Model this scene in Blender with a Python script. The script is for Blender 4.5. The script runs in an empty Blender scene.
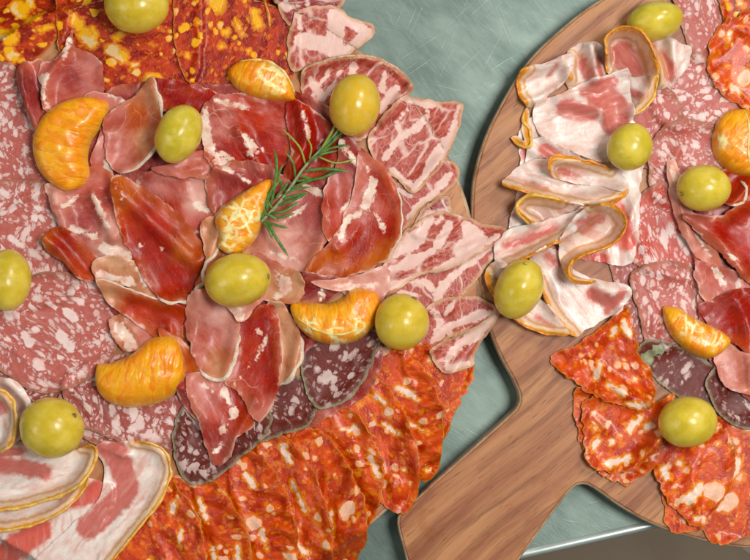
import bpy, math, random
import numpy as np
from mathutils import Vector
from mathutils.geometry import delaunay_2d_cdt

U = 0.0004            # metres per photo pixel at board-top level
CAM_H = 0.80
TABLE_Z = -15.0       # mm below the board tops
rng = np.random.RandomState(7)
random.seed(7)
scene = bpy.context.scene
col = scene.collection

# ------------------------------------------------------------------ helpers
def link(o, parent=None):
    col.objects.link(o)
    if parent is not None:
        o.parent = parent
    return o

def tag(o, label=None, cat=None, group=None, kind=None):
    if label: o['label'] = label
    if cat: o['category'] = cat
    if group: o['group'] = group
    if kind: o['kind'] = kind
    return o

def empty(name, loc=(0, 0, 0)):
    o = bpy.data.objects.new(name, None)
    o.location = loc
    o.empty_display_size = 0.01
    return link(o)

def W(x, y, z=0.0):
    """photo px, mm -> metres"""
    return ((x - 375.0) * U, (280.0 - y) * U, z * 0.001)

def par(cx, cy, z):
    """whole-object shift (px) that puts a thing raised by z mm where it stands"""
    k = -z * 0.001 / CAM_H
    return (cx - 375) * k, (cy - 280) * k

def catmull(pts, closed=True, step=2.0):
    P = np.asarray(pts, float)
    n = len(P)
    out = []
    rngi = range(n) if closed else range(n - 1)
    for i in rngi:
        if closed:
            p0, p1, p2, p3 = P[(i - 1) % n], P[i], P[(i + 1) % n], P[(i + 2) % n]
        else:
            p0, p1, p2, p3 = P[max(i - 1, 0)], P[i], P[i + 1], P[min(i + 2, n - 1)]
        m = max(2, int(np.linalg.norm((p2 - p1)[:2]) / step))
        # centripetal-ish, tension-limited
        for k in range(m):
            t = k / m
            out.append(0.5 * ((2 * p1) + (-p0 + p2) * t + (2 * p0 - 5 * p1 + 4 * p2 - p3) * t * t + (-p0 + 3 * p1 - 3 * p2 + p3) * t ** 3))
    if not closed:
        out.append(P[-1])
    return np.array(out)

def dist_poly(X, Y, path, closed=False):
    path = np.asarray(path, float)
    if len(path) == 1:
        return np.hypot(X - path[0, 0], Y - path[0, 1])
    d = np.full(X.shape, 1e9)
    n = len(path)
    for i in range(n if closed else n - 1):
        a = path[i]; b = path[(i + 1) % n]
        ab = b - a
        L = ab[0] ** 2 + ab[1] ** 2 + 1e-9
        t = np.clip(((X - a[0]) * ab[0] + (Y - a[1]) * ab[1]) / L, 0, 1)
        d = np.minimum(d, np.hypot(X - a[0] - t * ab[0], Y - a[1] - t * ab[1]))
    return d

def inside(X, Y, poly):
    c = np.zeros(X.shape, bool)
    n = len(poly)
    j = n - 1
    for i in range(n):
        xi, yi = poly[i]; xj, yj = poly[j]
        if yi != yj:
            c ^= ((yi > Y) != (yj > Y)) & (X < (xj - xi) * (Y - yi) / (yj - yi) + xi)
        j = i
    return c

class Waves:
    """smooth random 2-D field, about -1..1"""
    def __init__(s, wl, ang=None, aniso=1.0, n=7, seed=None):
        r = np.random.RandomState(seed if seed is not None else rng.randint(1 << 30))
        s.k = []
        for i in range(n):
            a = r.uniform(0, 2 * np.pi) if ang is None else math.radians(ang) + np.pi / 2 + r.normal(0, 0.35 / aniso)
            k = 2 * np.pi / (wl * r.uniform(0.65, 1.6))
            s.k.append((k * math.cos(a), k * math.sin(a), r.uniform(0, 6.28), r.uniform(0.5, 1)))
        s.n = sum(q[3] for q in s.k) * 0.55
    def __call__(s, X, Y):
        v = np.zeros(np.shape(X))
        for kx, ky, p, a in s.k:
            v = v + a * np.sin(kx * X + ky * Y + p + 0.8 * np.sin(0.6 * ky * X - 0.6 * kx * Y + 2 * p))
        return v / s.n

# ------------------------------------------------------------------ height map of what lies on the table
C0 = 2.0
HX0, HY0, HX1, HY1 = -140, -140, 900, 720
NX, NY = int((HX1 - HX0) / C0), int((HY1 - HY0) / C0)
gx = HX0 + (np.arange(NX) + .5) * C0
gy = HY0 + (np.arange(NY) + .5) * C0
GX, GY = np.meshgrid(gx, gy)
H = np.full((NY, NX), TABLE_Z)

def blur(A, r):
    r = max(1, int(r / C0))
    for ax in (0, 1):
        for _ in range(2):
            pad = [(0, 0), (0, 0)]; pad[ax] = (r, r)
            B = np.pad(A, pad, mode='edge')
            c = np.cumsum(B, axis=ax)
            z = np.zeros_like(np.take(c, [0], axis=ax))
            c = np.concatenate([z, c], axis=ax)
            n = A.shape[ax]
            hi = np.take(c, range(2 * r + 1, 2 * r + 1 + n), axis=ax)
            lo = np.take(c, range(0, n), axis=ax)
            A = (hi - lo) / (2 * r + 1)
    return A

def maxf(A, r):
    r = max(1, int(r / C0))
    B = A.copy()
    for _ in range(r):
        P = np.pad(B, 1, mode='edge')
        B = np.maximum.reduce([P[1:-1, 1:-1], P[:-2, 1:-1], P[2:, 1:-1], P[1:-1, :-2], P[1:-1, 2:]])
    return B

def bil(A, X, Y, x0, y0):
    fx = np.clip((X - x0) / C0 - .5, 0, A.shape[1] - 1.001)
    fy = np.clip((Y - y0) / C0 - .5, 0, A.shape[0] - 1.001)
    i = fx.astype(int); j = fy.astype(int); u = fx - i; v = fy - j
    return (A[j, i] * (1 - u) * (1 - v) + A[j, i + 1] * u * (1 - v) + A[j + 1, i] * (1 - u) * v + A[j + 1, i + 1] * u * v)

def window(poly, m=24):
    x0, y0 = poly.min(0) - m; x1, y1 = poly.max(0) + m
    i0 = max(0, int((x0 - HX0) / C0)); i1 = min(NX, int((x1 - HX0) / C0) + 1)
    j0 = max(0, int((y0 - HY0) / C0)); j1 = min(NY, int((y1 - HY0) / C0) + 1)
    return i0, i1, j0, j1

def make_mesh(name, V, F, mat, smooth=True):
    me = bpy.data.meshes.new(name)
    me.from_pydata(V, [], F)
    me.materials.append(mat)
    if smooth:
        me.polygons.foreach_set('use_smooth', [True] * len(me.polygons))
    me.update()
    return me

def fattr(me, name, arr):
    a = me.attributes.new(name, 'FLOAT', 'POINT')
    a.data.foreach_set('value', np.asarray(arr, np.float32).ravel())

def vattr(me, name, arr):
    a = me.attributes.new(name, 'FLOAT_VECTOR', 'POINT')
    a.data.foreach_set('vector', np.asarray(arr, np.float32).ravel())

def tube(name, path, rad, mat, parent=None, sides=7, flat=1.0, origin=(0, 0, 0), closed=False):
    """path (n,3) px,px,mm ; rad px per point ; flat = height / width"""
    P = np.asarray(path, float).copy()
    P[:, 2] = P[:, 2] / (U * 1000)          # mm -> px units
    n = len(P)
    T = np.gradient(P, axis=0) if not closed else (np.roll(P, -1, 0) - np.roll(P, 1, 0))
    T /= (np.linalg.norm(T, axis=1)[:, None] + 1e-9)
    up = np.array([0, 0, 1.0])
    S = np.cross(T, up); sl = np.linalg.norm(S, axis=1)[:, None]
    S = np.where(sl > 1e-3, S / (sl + 1e-9), np.array([1, 0, 0]))
    N = np.cross(S, T)
    R = np.broadcast_to(np.asarray(rad, float), (n,))
    V = []
    for k in range(sides):
        a = 2 * np.pi * k / sides
        V.append(P + S * (np.cos(a) * R)[:, None] + N * (np.sin(a) * R * flat)[:, None])
    V = np.stack(V, 1).reshape(-1, 3)
    F = []
    m = n if closed else n - 1
    for i in range(m):
        j = (i + 1) % n
        for k in range(sides):
            l = (k + 1) % sides
            F.append((i * sides + k, i * sides + l, j * sides + l, j * sides + k))
    if not closed:
        F.append(tuple(range(sides))[::-1]); F.append(tuple((n - 1) * sides + k for k in range(sides)))
    o0 = np.array(origin)
    Vw = np.stack([(V[:, 0] - 375) * U, (280 - V[:, 1]) * U, V[:, 2] * U], 1) - o0
    F = [f[::-1] for f in F]
    me = make_mesh(name, Vw.tolist(), F, mat)
    vattr(me, 'pc', V + 11)
    o = bpy.data.objects.new(name, me)
    return link(o, parent)
# ------------------------------------------------------------------ materials
class G:
    def __init__(s, name):
        s.m = bpy.data.materials.new(name); s.m.use_nodes = True
        s.t = s.m.node_tree; s.t.nodes.clear()
        s.out = s.t.nodes.new('ShaderNodeOutputMaterial')
        s.b = s.t.nodes.new('ShaderNodeBsdfPrincipled')
        s.t.links.new(s.b.outputs[0], s.out.inputs[0])
    def put(s, sock, v):
        if v is None: return
        if isinstance(v, bpy.types.NodeSocket): s.t.links.new(v, sock)
        elif isinstance(v, (tuple, list)) and len(v) == 3 and sock.type == 'RGBA': sock.default_value = (*v, 1)
        else: sock.default_value = v
    def n(s, typ, ins=None, out=0, **kw):
        nd = s.t.nodes.new(typ)
        for k, v in kw.items(): setattr(nd, k, v)
        for k, v in (ins or {}).items(): s.put(nd.inputs[k], v)
        return nd.outputs[out]
    def attr(s, name, out='Fac'):
        nd = s.t.nodes.new('ShaderNodeAttribute'); nd.attribute_name = name
        return nd.outputs[out]
    def noise(s, vec, sc, det=2, rough=.5, dist=0, out=0):
        return s.n('ShaderNodeTexNoise', {'Vector': vec, 'Scale': sc, 'Detail': det, 'Roughness': rough, 'Distortion': dist}, out)
    def vor(s, vec, sc, out='Distance', feature='F1', rnd=1.0):
        nd = s.t.nodes.new('ShaderNodeTexVoronoi'); nd.feature = feature
        s.put(nd.inputs['Vector'], vec); s.put(nd.inputs['Scale'], sc); s.put(nd.inputs['Randomness'], rnd)
        return nd.outputs[out]
    def m2(s, op, a, b=None, c=None, clamp=False):
        nd = s.t.nodes.new('ShaderNodeMath'); nd.operation = op; nd.use_clamp = clamp
        s.put(nd.inputs[0], a)
        if b is not None: s.put(nd.inputs[1], b)
        if c is not None: s.put(nd.inputs[2], c)
        return nd.outputs[0]
    def vm(s, op, a, b=None, scale=None):
        nd = s.t.nodes.new('ShaderNodeVectorMath'); nd.operation = op
        s.put(nd.inputs[0], a)
        if b is not None: s.put(nd.inputs[1], b)
        if scale is not None: s.put(nd.inputs['Scale'], scale)
        return nd.outputs[0]
    def sm(s, v, lo, hi, a=0., b=1.):
        return s.n('ShaderNodeMapRange', {'Value': v, 'From Min': lo, 'From Max': hi, 'To Min': a, 'To Max': b}, 0, interpolation_type='SMOOTHSTEP')
    def mix(s, f, a, b, mode='MIX'):
        nd = s.t.nodes.new('ShaderNodeMix'); nd.data_type = 'RGBA'; nd.blend_type = mode
        s.put(nd.inputs[0], f); s.put(nd.inputs[6], a); s.put(nd.inputs[7], b)
        return nd.outputs[2]
    def warp(s, vec, sc, amt):
        nz = s.n('ShaderNodeTexNoise', {'Vector': vec, 'Scale': sc, 'Detail': 2}, 'Color')
        c = s.vm('SUBTRACT', nz, (.5, .5, .5))
        return s.vm('ADD', vec, s.vm('SCALE', c, None, amt))
    def map(s, vec, scale=(1, 1, 1), rot=0.):
        if rot: vec = s.n('ShaderNodeMapping', {'Vector': vec, 'Rotation': (0, 0, rot)})
        return s.n('ShaderNodeMapping', {'Vector': vec, 'Scale': scale})
    def bump(s, h, strength=.3, dist=.0003, prev=None):
        return s.n('ShaderNodeBump', {'Height': h, 'Strength': strength, 'Distance': dist, 'Normal': prev})
    def fin(s, color, rough=.4, bump=None, sss=0., rad=(1, .35, .2), sscale=.002, coat=0., crough=.15, spec=.5, metal=0., trans=0., ior=1.45, sat=None):
        b = s.b.inputs
        if sat: color = s.n('ShaderNodeHueSaturation', {'Color': color, 'Saturation': sat, 'Value': 1.0})
        s.put(b['Base Color'], color); s.put(b['Roughness'], rough)
        if bump is not None: s.put(b['Normal'], bump)
        s.put(b['Subsurface Weight'], sss); b['Subsurface Radius'].default_value = rad; s.put(b['Subsurface Scale'], sscale)
        s.put(b['Coat Weight'], coat); s.put(b['Coat Roughness'], crough)
        s.put(b['Specular IOR Level'], spec); s.put(b['Metallic'], metal); s.put(b['Transmission Weight'], trans); s.put(b['IOR'], ior)
        return s.m

M = {}
def ham_mat():
    g = G('cured_ham')
    pc = g.attr('pc', 'Vector'); tint = g.attr('tint', 'Color'); fat = g.attr('fat')
    w = g.warp(pc, .05, 14)
    fib = g.noise(g.map(w, (.22, 1, 1)), .22, 4, .62)
    fib2 = g.noise(g.map(w, (.12, 1, 1)), .7, 2, .6)
    cl = g.noise(w, .035, 3, .6)
    c = g.mix(g.sm(cl, .35, .68), g.mix(1, tint, (.70, .45, .42), 'MULTIPLY'), tint)
    c = g.mix(g.sm(fib, .45, .75, 0, .30), c, g.mix(.55, tint, (.74, .36, .28)))
    c = g.mix(g.sm(fib2, .52, .72, 0, .10), c, (.85, .55, .45))
    # thin intramuscular fat veins
    v = g.m2('ABSOLUTE', g.m2('SUBTRACT', g.noise(g.warp(pc, .03, 22), .028, 1, .4), .5))
    mask = g.sm(g.noise(pc, .021, 1), .56, .66)
    vein = g.m2('MULTIPLY', g.sm(v, .009, .002), mask)
    c = g.mix(g.m2('MULTIPLY', vein, .35), c, (.84, .62, .52))
    spk = g.m2('MULTIPLY', g.sm(g.vor(pc, .55), .16, .06), g.sm(g.noise(pc, .05, 2), .52, .66))
    c = g.mix(g.m2('MULTIPLY', spk, .5), c, (.9, .72, .64))
    rim = g.m2('ADD', g.attr('rim'), g.m2('MULTIPLY', g.m2('SUBTRACT', g.noise(w, .1, 3), .5), 9))
    pm = g.sm(g.noise(pc, .022, 2), .44, .6)
    c = g.mix(g.m2('MULTIPLY', g.sm(rim, 14, 1, 0, .42), pm), c, (.66, .27, .17))
    c = g.mix(g.m2('MULTIPLY', g.sm(rim, 2.0, .2, 0, .6), g.sm(g.noise(pc, .035, 2), .46, .6)), c, (.84, .58, .46))
    fn = g.m2('ADD', fat, g.m2('MULTIPLY', g.m2('SUBTRACT', g.noise(w, .14, 4, .65), .5), 13))
    fn = g.m2('ADD', fn, g.m2('MULTIPLY', g.m2('SUBTRACT', g.noise(g.map(pc, (.5, 1, 1)), .06, 3, .6), .5), 11))
    fm = g.sm(fn, -.7, 1.6)
    fcol = g.mix(g.sm(g.noise(w, .08, 3), .35, .65), (.92, .72, .60), (.80, .46, .36))
    fcol = g.mix(g.sm(g.noise(w, .2, 3), .4, .62), g.mix(.45, fcol, (.9, .76, .66)), fcol)
    c = g.mix(fm, c, fcol)
    h = g.m2('ADD', g.m2('MULTIPLY', fib, 1.0), g.m2('MULTIPLY', g.noise(pc, .45, 3, .6), .5))
    h = g.m2('ADD', h, g.m2('MULTIPLY', fm, .25))
    bp = g.bump(h, .38, .0005)
    rough = g.sm(g.noise(w, .09, 3), .3, .7, .28, .52)
    return g.fin(c, rough, bp, .16, (1, .3, .18), .0015, .12, .2, .4, sat=1.16)

def coppa_mat():
    g = G('cured_neck')
    pc = g.attr('pc', 'Vector'); tint = g.attr('tint', 'Color'); fat = g.attr('fat'); rim = g.attr('rim')
    w = g.warp(pc, .06, 9)
    fib = g.noise(g.map(w, (.35, 1, 1)), .3, 4, .65)
    c = g.mix(g.sm(fib, .35, .7), g.mix(1, tint, (.62, .42, .42), 'MULTIPLY'), tint)
    w2 = g.warp(g.map(pc, (.62, 1, 1)), .07, 13)
    e = g.vor(w2, .034, 'Distance', 'DISTANCE_TO_EDGE')
    wd = g.sm(g.noise(pc, .045, 2), .35, .7, -.01, .05)
    vein = g.sm(g.m2('SUBTRACT', e, wd), .05, -.035)
    e2 = g.vor(g.warp(pc, .12, 8), .12, 'Distance', 'DISTANCE_TO_EDGE')
    vein2 = g.m2('MULTIPLY', g.sm(e2, .05, .01), g.sm(g.noise(pc, .06, 2), .45, .6))
    fn = g.m2('ADD', fat, g.m2('MULTIPLY', g.m2('SUBTRACT', g.noise(w, .12, 4, .6), .5), 10))
    fm = g.sm(fn, -.9, 1.1)
    f = g.m2('MAXIMUM', g.m2('MAXIMUM', g.m2('MULTIPLY', vein, .85), g.m2('MULTIPLY', vein2, .45)), fm)
    fcol = g.mix(g.noise(w, .1, 3, .6), (.92, .70, .62), (.80, .48, .41))
    c = g.mix(f, c, fcol)
    rn = g.m2('ADD', rim, g.m2('MULTIPLY', g.m2('SUBTRACT', g.noise(pc, .2, 3), .5), 4))
    c = g.mix(g.sm(rn, 4.5, 1.0, 0, .75), c, (.66, .40, .24))
    h = g.m2('ADD', fib, g.m2('MULTIPLY', f, .35))
    h = g.m2('ADD', h, g.m2('MULTIPLY', g.noise(pc, .5, 3), .4))
    rough = g.sm(g.noise(w, .1, 3), .3, .7, .3, .52)
    return g.fin(c, rough, g.bump(h, .35, .0005), 0, coat=.12, crough=.25, spec=.4, sat=1.12)

def salami_mat(name, dark=False):
    g = G(name)
    pc = g.attr('pc', 'Vector'); fat = g.attr('fat'); rim = g.attr('rim'); tint = g.attr('tint', 'Color')
    w = g.warp(g.warp(g.map(g.warp(pc, .012, 45), (.85, 1.2, 1)), .05, 12), .18, 4.5)
    meat = g.mix(g.noise(w, .2, 4, .65), (.40, .075, .065) if not dark else (.065, .012, .009), (.64, .24, .20) if not dark else (.24, .05, .038))
    meat = g.mix(1, meat, tint, 'MULTIPLY')
    fine = g.m2('MULTIPLY', g.m2('SUBTRACT', g.noise(w, .55, 3, .65), .5), .5)
    def grains(vec, sc, lo, hi, k=.5):
        d = g.vor(vec, sc); rc = g.n('ShaderNodeSeparateColor', {0: g.vor(vec, sc, 'Color')})
        r = g.m2('MULTIPLY_ADD', g.sm(rc, lo, hi), k, 0.0)
        return g.m2('MULTIPLY', g.sm(g.m2('ADD', g.m2('SUBTRACT', r, d), fine), -.10, .12), g.sm(rc, lo, lo + .02))
    a = grains(w, .064, .6 if not dark else .6, 1., .42)
    b = grains(g.map(w, (1.1, .8, 1), .8), .125, .2 if not dark else .5, 1., .56)
    cc = grains(g.map(w, (.8, 1.1, 1), 2.1), .27, .12 if not dark else .5, 1., .6)
    f = g.m2('MAXIMUM', g.m2('MAXIMUM', a, g.m2('MULTIPLY', b, .9)), g.m2('MULTIPLY', cc, .62 if not dark else .45))
    fn = g.m2('ADD', fat, g.m2('MULTIPLY', g.m2('SUBTRACT', g.noise(w, .2, 3), .5), 7))
    f = g.m2('MAXIMUM', f, g.sm(fn, -1, 1))
    fcol = g.mix(g.noise(pc, .12, 3), (.95, .78, .72), (.84, .58, .54)) if not dark else g.mix(g.noise(pc, .12, 3), (.80, .64, .58), (.52, .33, .30))
    c = g.mix(f, meat, fcol)
    # greasy film where the knife dragged
    film = g.sm(g.noise(g.map(w, (.3, 1, 1)), .12, 3, .6), .5, .72, 0, .22 if not dark else .04)
    c = g.mix(film, c, (.72, .46, .44))
    rn = g.m2('ADD', rim, g.m2('MULTIPLY', g.m2('SUBTRACT', g.noise(pc, .25, 3), .5), 5))
    c = g.mix(g.sm(rn, 10, 1.0, 0, .4), c, (.42, .16, .11) if not dark else (.13, .06, .045))
    c = g.mix(g.sm(rn, 3.4, .6, 0, .75), c, (.40, .17, .10) if not dark else (.30, .25, .15))
    h = g.m2('ADD', g.m2('MULTIPLY', f, .6), g.m2('MULTIPLY', g.noise(w, .4, 4, .65), 1.0))
    rough = g.sm(g.noise(w, .09, 2), .3, .7, .38, .6)
    return g.fin(c, rough, g.bump(h, .45, .0005), 0, coat=.1, crough=.3, spec=.36, sat=1.1)

def chorizo_mat(name, vent=False):
    g = G(name)
    pc = g.attr('pc', 'Vector'); fat = g.attr('fat'); rim = g.attr('rim'); tint = g.attr('tint', 'Color')
    w = g.warp(g.warp(g.map(pc, (.88, 1.1, 1)), .04, 11), .14, 5)
    n1 = g.noise(w, .06, 4, .6); n2 = g.noise(w, .17, 4, .65)
    if vent:
        base = g.mix(g.sm(n1, .38, .62), (.26, .028, .022), (.54, .07, .035))
        base = g.mix(g.sm(n2, .52, .68, 0, .8), base, (.80, .17, .02))
    else:
        base = g.mix(g.sm(n1, .36, .62), (.46, .028, .008), (.74, .082, .008))
        base = g.mix(g.sm(n2, .5, .7, 0, .7), base, (.92, .27, .010))
        base = g.mix(g.sm(g.noise(w, .045, 2), .56, .66, 0, .5), base, (.42, .10, .08))
    base = g.mix(1, base, tint, 'MULTIPLY')
    def grains(vec, sc, lo, k):
        d = g.vor(vec, sc); rc = g.n('ShaderNodeSeparateColor', {0: g.vor(vec, sc, 'Color')})
        r = g.m2('MULTIPLY', g.sm(rc, lo - .15, 1), k)
        return g.m2('MULTIPLY', g.m2('SUBTRACT', r, d), 1.), g.sm(rc, lo, lo + .02)
    s1, k1 = grains(w, .046 if not vent else .038, .72 if not vent else .68, .46)
    s2, k2 = grains(g.map(w, (1, 1, 1), 1.1), .11, .60 if not vent else .72, .48)
    s3, k3 = grains(g.map(w, (1, 1, 1), 2.3), .17, .62, .5)
    halo = g.m2('MAXIMUM', g.m2('MULTIPLY', g.sm(s1, -.13, .01), k1), g.m2('MULTIPLY', g.sm(s2, -.12, .02), k2))
    core1 = g.m2('MULTIPLY', g.sm(s1, .0, .035), k1); core2 = g.m2('MULTIPLY', g.sm(s2, .02, .06), k2)
    core3 = g.m2('MULTIPLY', g.sm(s3, .02, .14), k3)
    fn = g.m2('ADD', g.m2('SUBTRACT', fat, .9), g.m2('MULTIPLY', g.m2('SUBTRACT', g.noise(w, .15, 4, .6), .5), 12))
    c = g.mix(g.m2('MULTIPLY', halo, .9), base, (.88, .23, .012) if not vent else (.94, .40, .01))
    c = g.mix(g.sm(fn, -3, -.6, 0, .8), c, (.88, .28, .015))
    pale = g.mix(g.noise(pc, .1, 3), (.93, .66, .50), (.88, .44, .26))
    if vent: pale = g.mix(g.sm(g.noise(pc, .07, 2), .5, .62), (.96, .46, .012), (.90, .62, .32))
    c = g.mix(g.m2('MAXIMUM', core1, g.m2('MULTIPLY', core2, .85)), c, pale)
    c = g.mix(g.m2('MULTIPLY', core3, .5), c, (.84, .36, .10))
    c = g.mix(g.sm(fn, -.5, 1.5), c, (.93, .70, .56) if not vent else pale)
    c = g.mix(g.sm(g.m2('ADD', rim, g.m2('MULTIPLY', n2, 3)), 4.0, 1.6, 0, .6), c, (.62, .15, .02))
    h = g.m2('ADD', g.m2('MULTIPLY', g.m2('MAXIMUM', core1, core2), .4), g.m2('MULTIPLY', g.noise(w, .28, 4, .62), 1.2))
    h = g.m2('ADD', h, g.m2('MULTIPLY', n1, .8))
    rough = g.sm(g.noise(w, .12, 3), .3, .7, .24, .5)
    return g.fin(c, rough, g.bump(h, .5 if not vent else .4, .0006), 0, coat=.2 if not vent else .1, crough=.16, spec=.42, sat=1.1)

def pancetta_mat():
    g = G('cured_belly')
    pc = g.attr('pc', 'Vector'); meat = g.attr('fat'); rim = g.attr('rind'); tint = g.attr('tint', 'Color')
    w = g.warp(pc, .06, 8)
    fcol = g.mix(g.sm(g.noise(g.map(w, (.5, 1, 1)), .09, 5, .65), .36, .7), (.94, .81, .73), (.84, .55, .47))
    mcol = g.mix(g.noise(g.map(w, (.3, 1, 1)), .25, 4, .65), (.54, .12, .10), (.74, .30, .25))
    mcol = g.mix(1, mcol, tint, 'MULTIPLY')
    mn = g.m2('ADD', meat, g.m2('MULTIPLY', g.m2('SUBTRACT', g.noise(w, .1, 4, .6), .5), 11))
    c = g.mix(g.sm(mn, -2.0, 3.5), fcol, mcol)
    st = g.m2('MULTIPLY', g.sm(g.noise(g.map(w, (.12, 1, 1)), .16, 3), .54, .64), g.sm(meat, -30, -6, .1, .7))
    c = g.mix(g.m2('MULTIPLY', st, .75), c, (.74, .36, .30))
    rn = g.m2('ADD', rim, g.m2('MULTIPLY', g.m2('SUBTRACT', g.noise(w, .16, 4), .5), 5))
    c = g.mix(g.sm(rn, 12, 6.5, 0, .6), c, (.80, .55, .28))
    band = g.m2('MULTIPLY', g.sm(rn, 5.2, 6.4), g.sm(rn, 9, 7.6))
    c = g.mix(g.m2('MULTIPLY', band, .55), c, (.58, .24, .13))
    c = g.mix(g.sm(rn, 3.8, 1.2, 0, .95), c, (.80, .33, .05))
    h = g.m2('ADD', g.noise(w, .2, 4, .6), g.m2('MULTIPLY', g.noise(pc, .6, 2), .3))
    rough = g.sm(g.noise(w, .09, 3), .3, .7, .24, .46)
    return g.fin(c, rough, g.bump(h, .35, .0005), .2, (1, .5, .35), .0018, .22, .18, .42, sat=1.08)

def simple_lip(name, c1, c2, sc=.2, rough=.4, sss=.2, bumpd=.0004, coat=.1):
    g = G(name); pc = g.attr('pc', 'Vector')
    n = g.noise(pc, sc, 4, .65)
    c = g.mix(g.sm(n, .35, .65), c1, c2)
    return g.fin(c, rough, g.bump(g.noise(pc, .5, 3), .5, bumpd), sss, (1, .5, .3), .0015, coat, .2, .4)

def grape_mat():
    g = G('grape_skin')
    oc = g.n('ShaderNodeTexCoord', out='Object'); v = g.vm('MULTIPLY', oc, (1000, 1000, 1000))
    inf = g.n('ShaderNodeObjectInfo', out='Random')
    v = g.vm('ADD', v, g.n('ShaderNodeCombineXYZ', {0: g.m2('MULTIPLY', inf, 77), 1: g.m2('MULTIPLY', inf, 31)}))
    n = g.noise(v, .13, 4, .6)
    c = g.mix(g.sm(n, .33, .66), (.61, .475, .023), (.78, .62, .07))
    tone = g.attr('tone', 'Fac')
    nd = g.t.nodes.new('ShaderNodeAttribute'); nd.attribute_type = 'OBJECT'; nd.attribute_name = 'amber'
    c = g.mix(nd.outputs['Fac'], c, (.80, .45, .02))
    sp = g.m2('MULTIPLY', g.sm(g.vor(v, .42), .15, .07), .5)
    c = g.mix(g.m2('MULTIPLY', sp, .7), c, (.42, .28, .04))
    c = g.mix(g.sm(g.noise(v, .5, 4, .7), .62, .74, 0, .3), c, (.35, .23, .05))
    bloom = g.sm(g.noise(v, .25, 4), .45, .68, 0, .22)
    c = g.mix(bloom, c, (.80, .70, .28))
    rough = g.sm(g.noise(v, .3, 4, .6), .3, .7, .2, .42)
    return g.fin(c, rough, g.bump(g.noise(v, .22, 3), .25, .0006), .8, (1, .8, .2), .006, .25, .18, .45)

def mandarin_mat():
    g = G('mandarin_flesh')
    pc = g.attr('pc', 'Vector'); e = g.attr('edge'); pale = g.attr('fat')
    w = g.warp(pc, .12, 4)
    cells = g.vor(g.map(w, (1.0, .32, 1)), .17, 'Distance', 'DISTANCE_TO_EDGE')
    rc = g.n('ShaderNodeSeparateColor', {0: g.vor(g.map(w, (1.0, .32, 1)), .17, 'Color')})
    c = g.mix(g.sm(rc, .1, .9), (.96, .27, .001), (1.0, .42, .003))
    c = g.mix(g.sm(cells, .09, .01, 0, .22), c, (1., .55, .04))
    n = g.m2('ABSOLUTE', g.m2('SUBTRACT', g.noise(g.map(w, (.9, .5, 1)), .085, 3, .55), .5))
    c = g.mix(g.sm(n, .022, .004, 0, .22), c, (.96, .66, .16))
    en = g.m2('ADD', e, g.m2('MULTIPLY', g.m2('SUBTRACT', g.noise(w, .2, 3), .5), .35))
    c = g.mix(g.sm(en, .22, .02, 0, .8), c, (1., .50, .04))
    web = g.vor(g.warp(pc, .15, 6), .085, 'Distance', 'DISTANCE_TO_EDGE')
    web = g.m2('ADD', web, g.m2('MULTIPLY', g.m2('SUBTRACT', g.noise(w, .25, 3), .5), .22))
    pn = g.m2('ADD', pale, g.m2('MULTIPLY', g.m2('SUBTRACT', g.noise(w, .16, 4), .5), 1.3))
    c = g.mix(g.m2('MULTIPLY', g.sm(pn, .3, .8), g.sm(web, .17, .06, .06, 1.)), c, (1., .85, .38))
    h = g.m2('ADD', g.sm(cells, 0, .3), g.m2('MULTIPLY', g.noise(w, .3, 3), .8))
    return g.fin(c, g.sm(g.noise(w, .2, 3), .3, .7, .22, .48), g.bump(h, .35, .0004), .2, (1, .45, .08), .002, .2, .2, .5)

def wood_mat(name, ang, c1, c2, c3):
    g = G(name)
    oc = g.n('ShaderNodeTexCoord', out='Object'); v = g.vm('MULTIPLY', oc, (2500, 2500, 2500))   # photo px
    r = g.map(v, (1, 1, 1), ang)
    w = g.warp(r, .006, 26)
    s = g.map(w, (.07, 1, 1))
    n1 = g.noise(s, .04, 3, .6); n2 = g.noise(g.map(w, (.035, 1, 1)), .11, 4, .65); n3 = g.noise(g.map(r, (.03, 1, 1)), .55, 3, .6)
    c = g.mix(g.sm(n1, .40, .60), c1, c2)
    c = g.mix(g.sm(n2, .46, .68, 0, .75), c, c3)
    c = g.mix(g.sm(n3, .5, .75, 0, .25), c, g.mix(1, c3, (.6, .55, .5), 'MULTIPLY'))
    pore = g.sm(g.noise(g.map(r, (.07, 1, 1)), .9, 1), .66, .74, 0, .55)
    c = g.mix(pore, c, (.10, .035, .02))
    grease = g.sm(g.noise(v, .03, 4, .6), .5, .68)
    c = g.mix(g.m2('MULTIPLY', grease, .22), c, (.30, .10, .05))
    h = g.m2('SUBTRACT', g.m2('MULTIPLY', n3, .6), g.m2('MULTIPLY', pore, .8))
    rough = g.sm(grease, 0, 1, .46, .28)
    return g.fin(c, rough, g.bump(h, .25, .0003), 0, coat=.1, crough=.3, spec=.4, sat=1.1)

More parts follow.
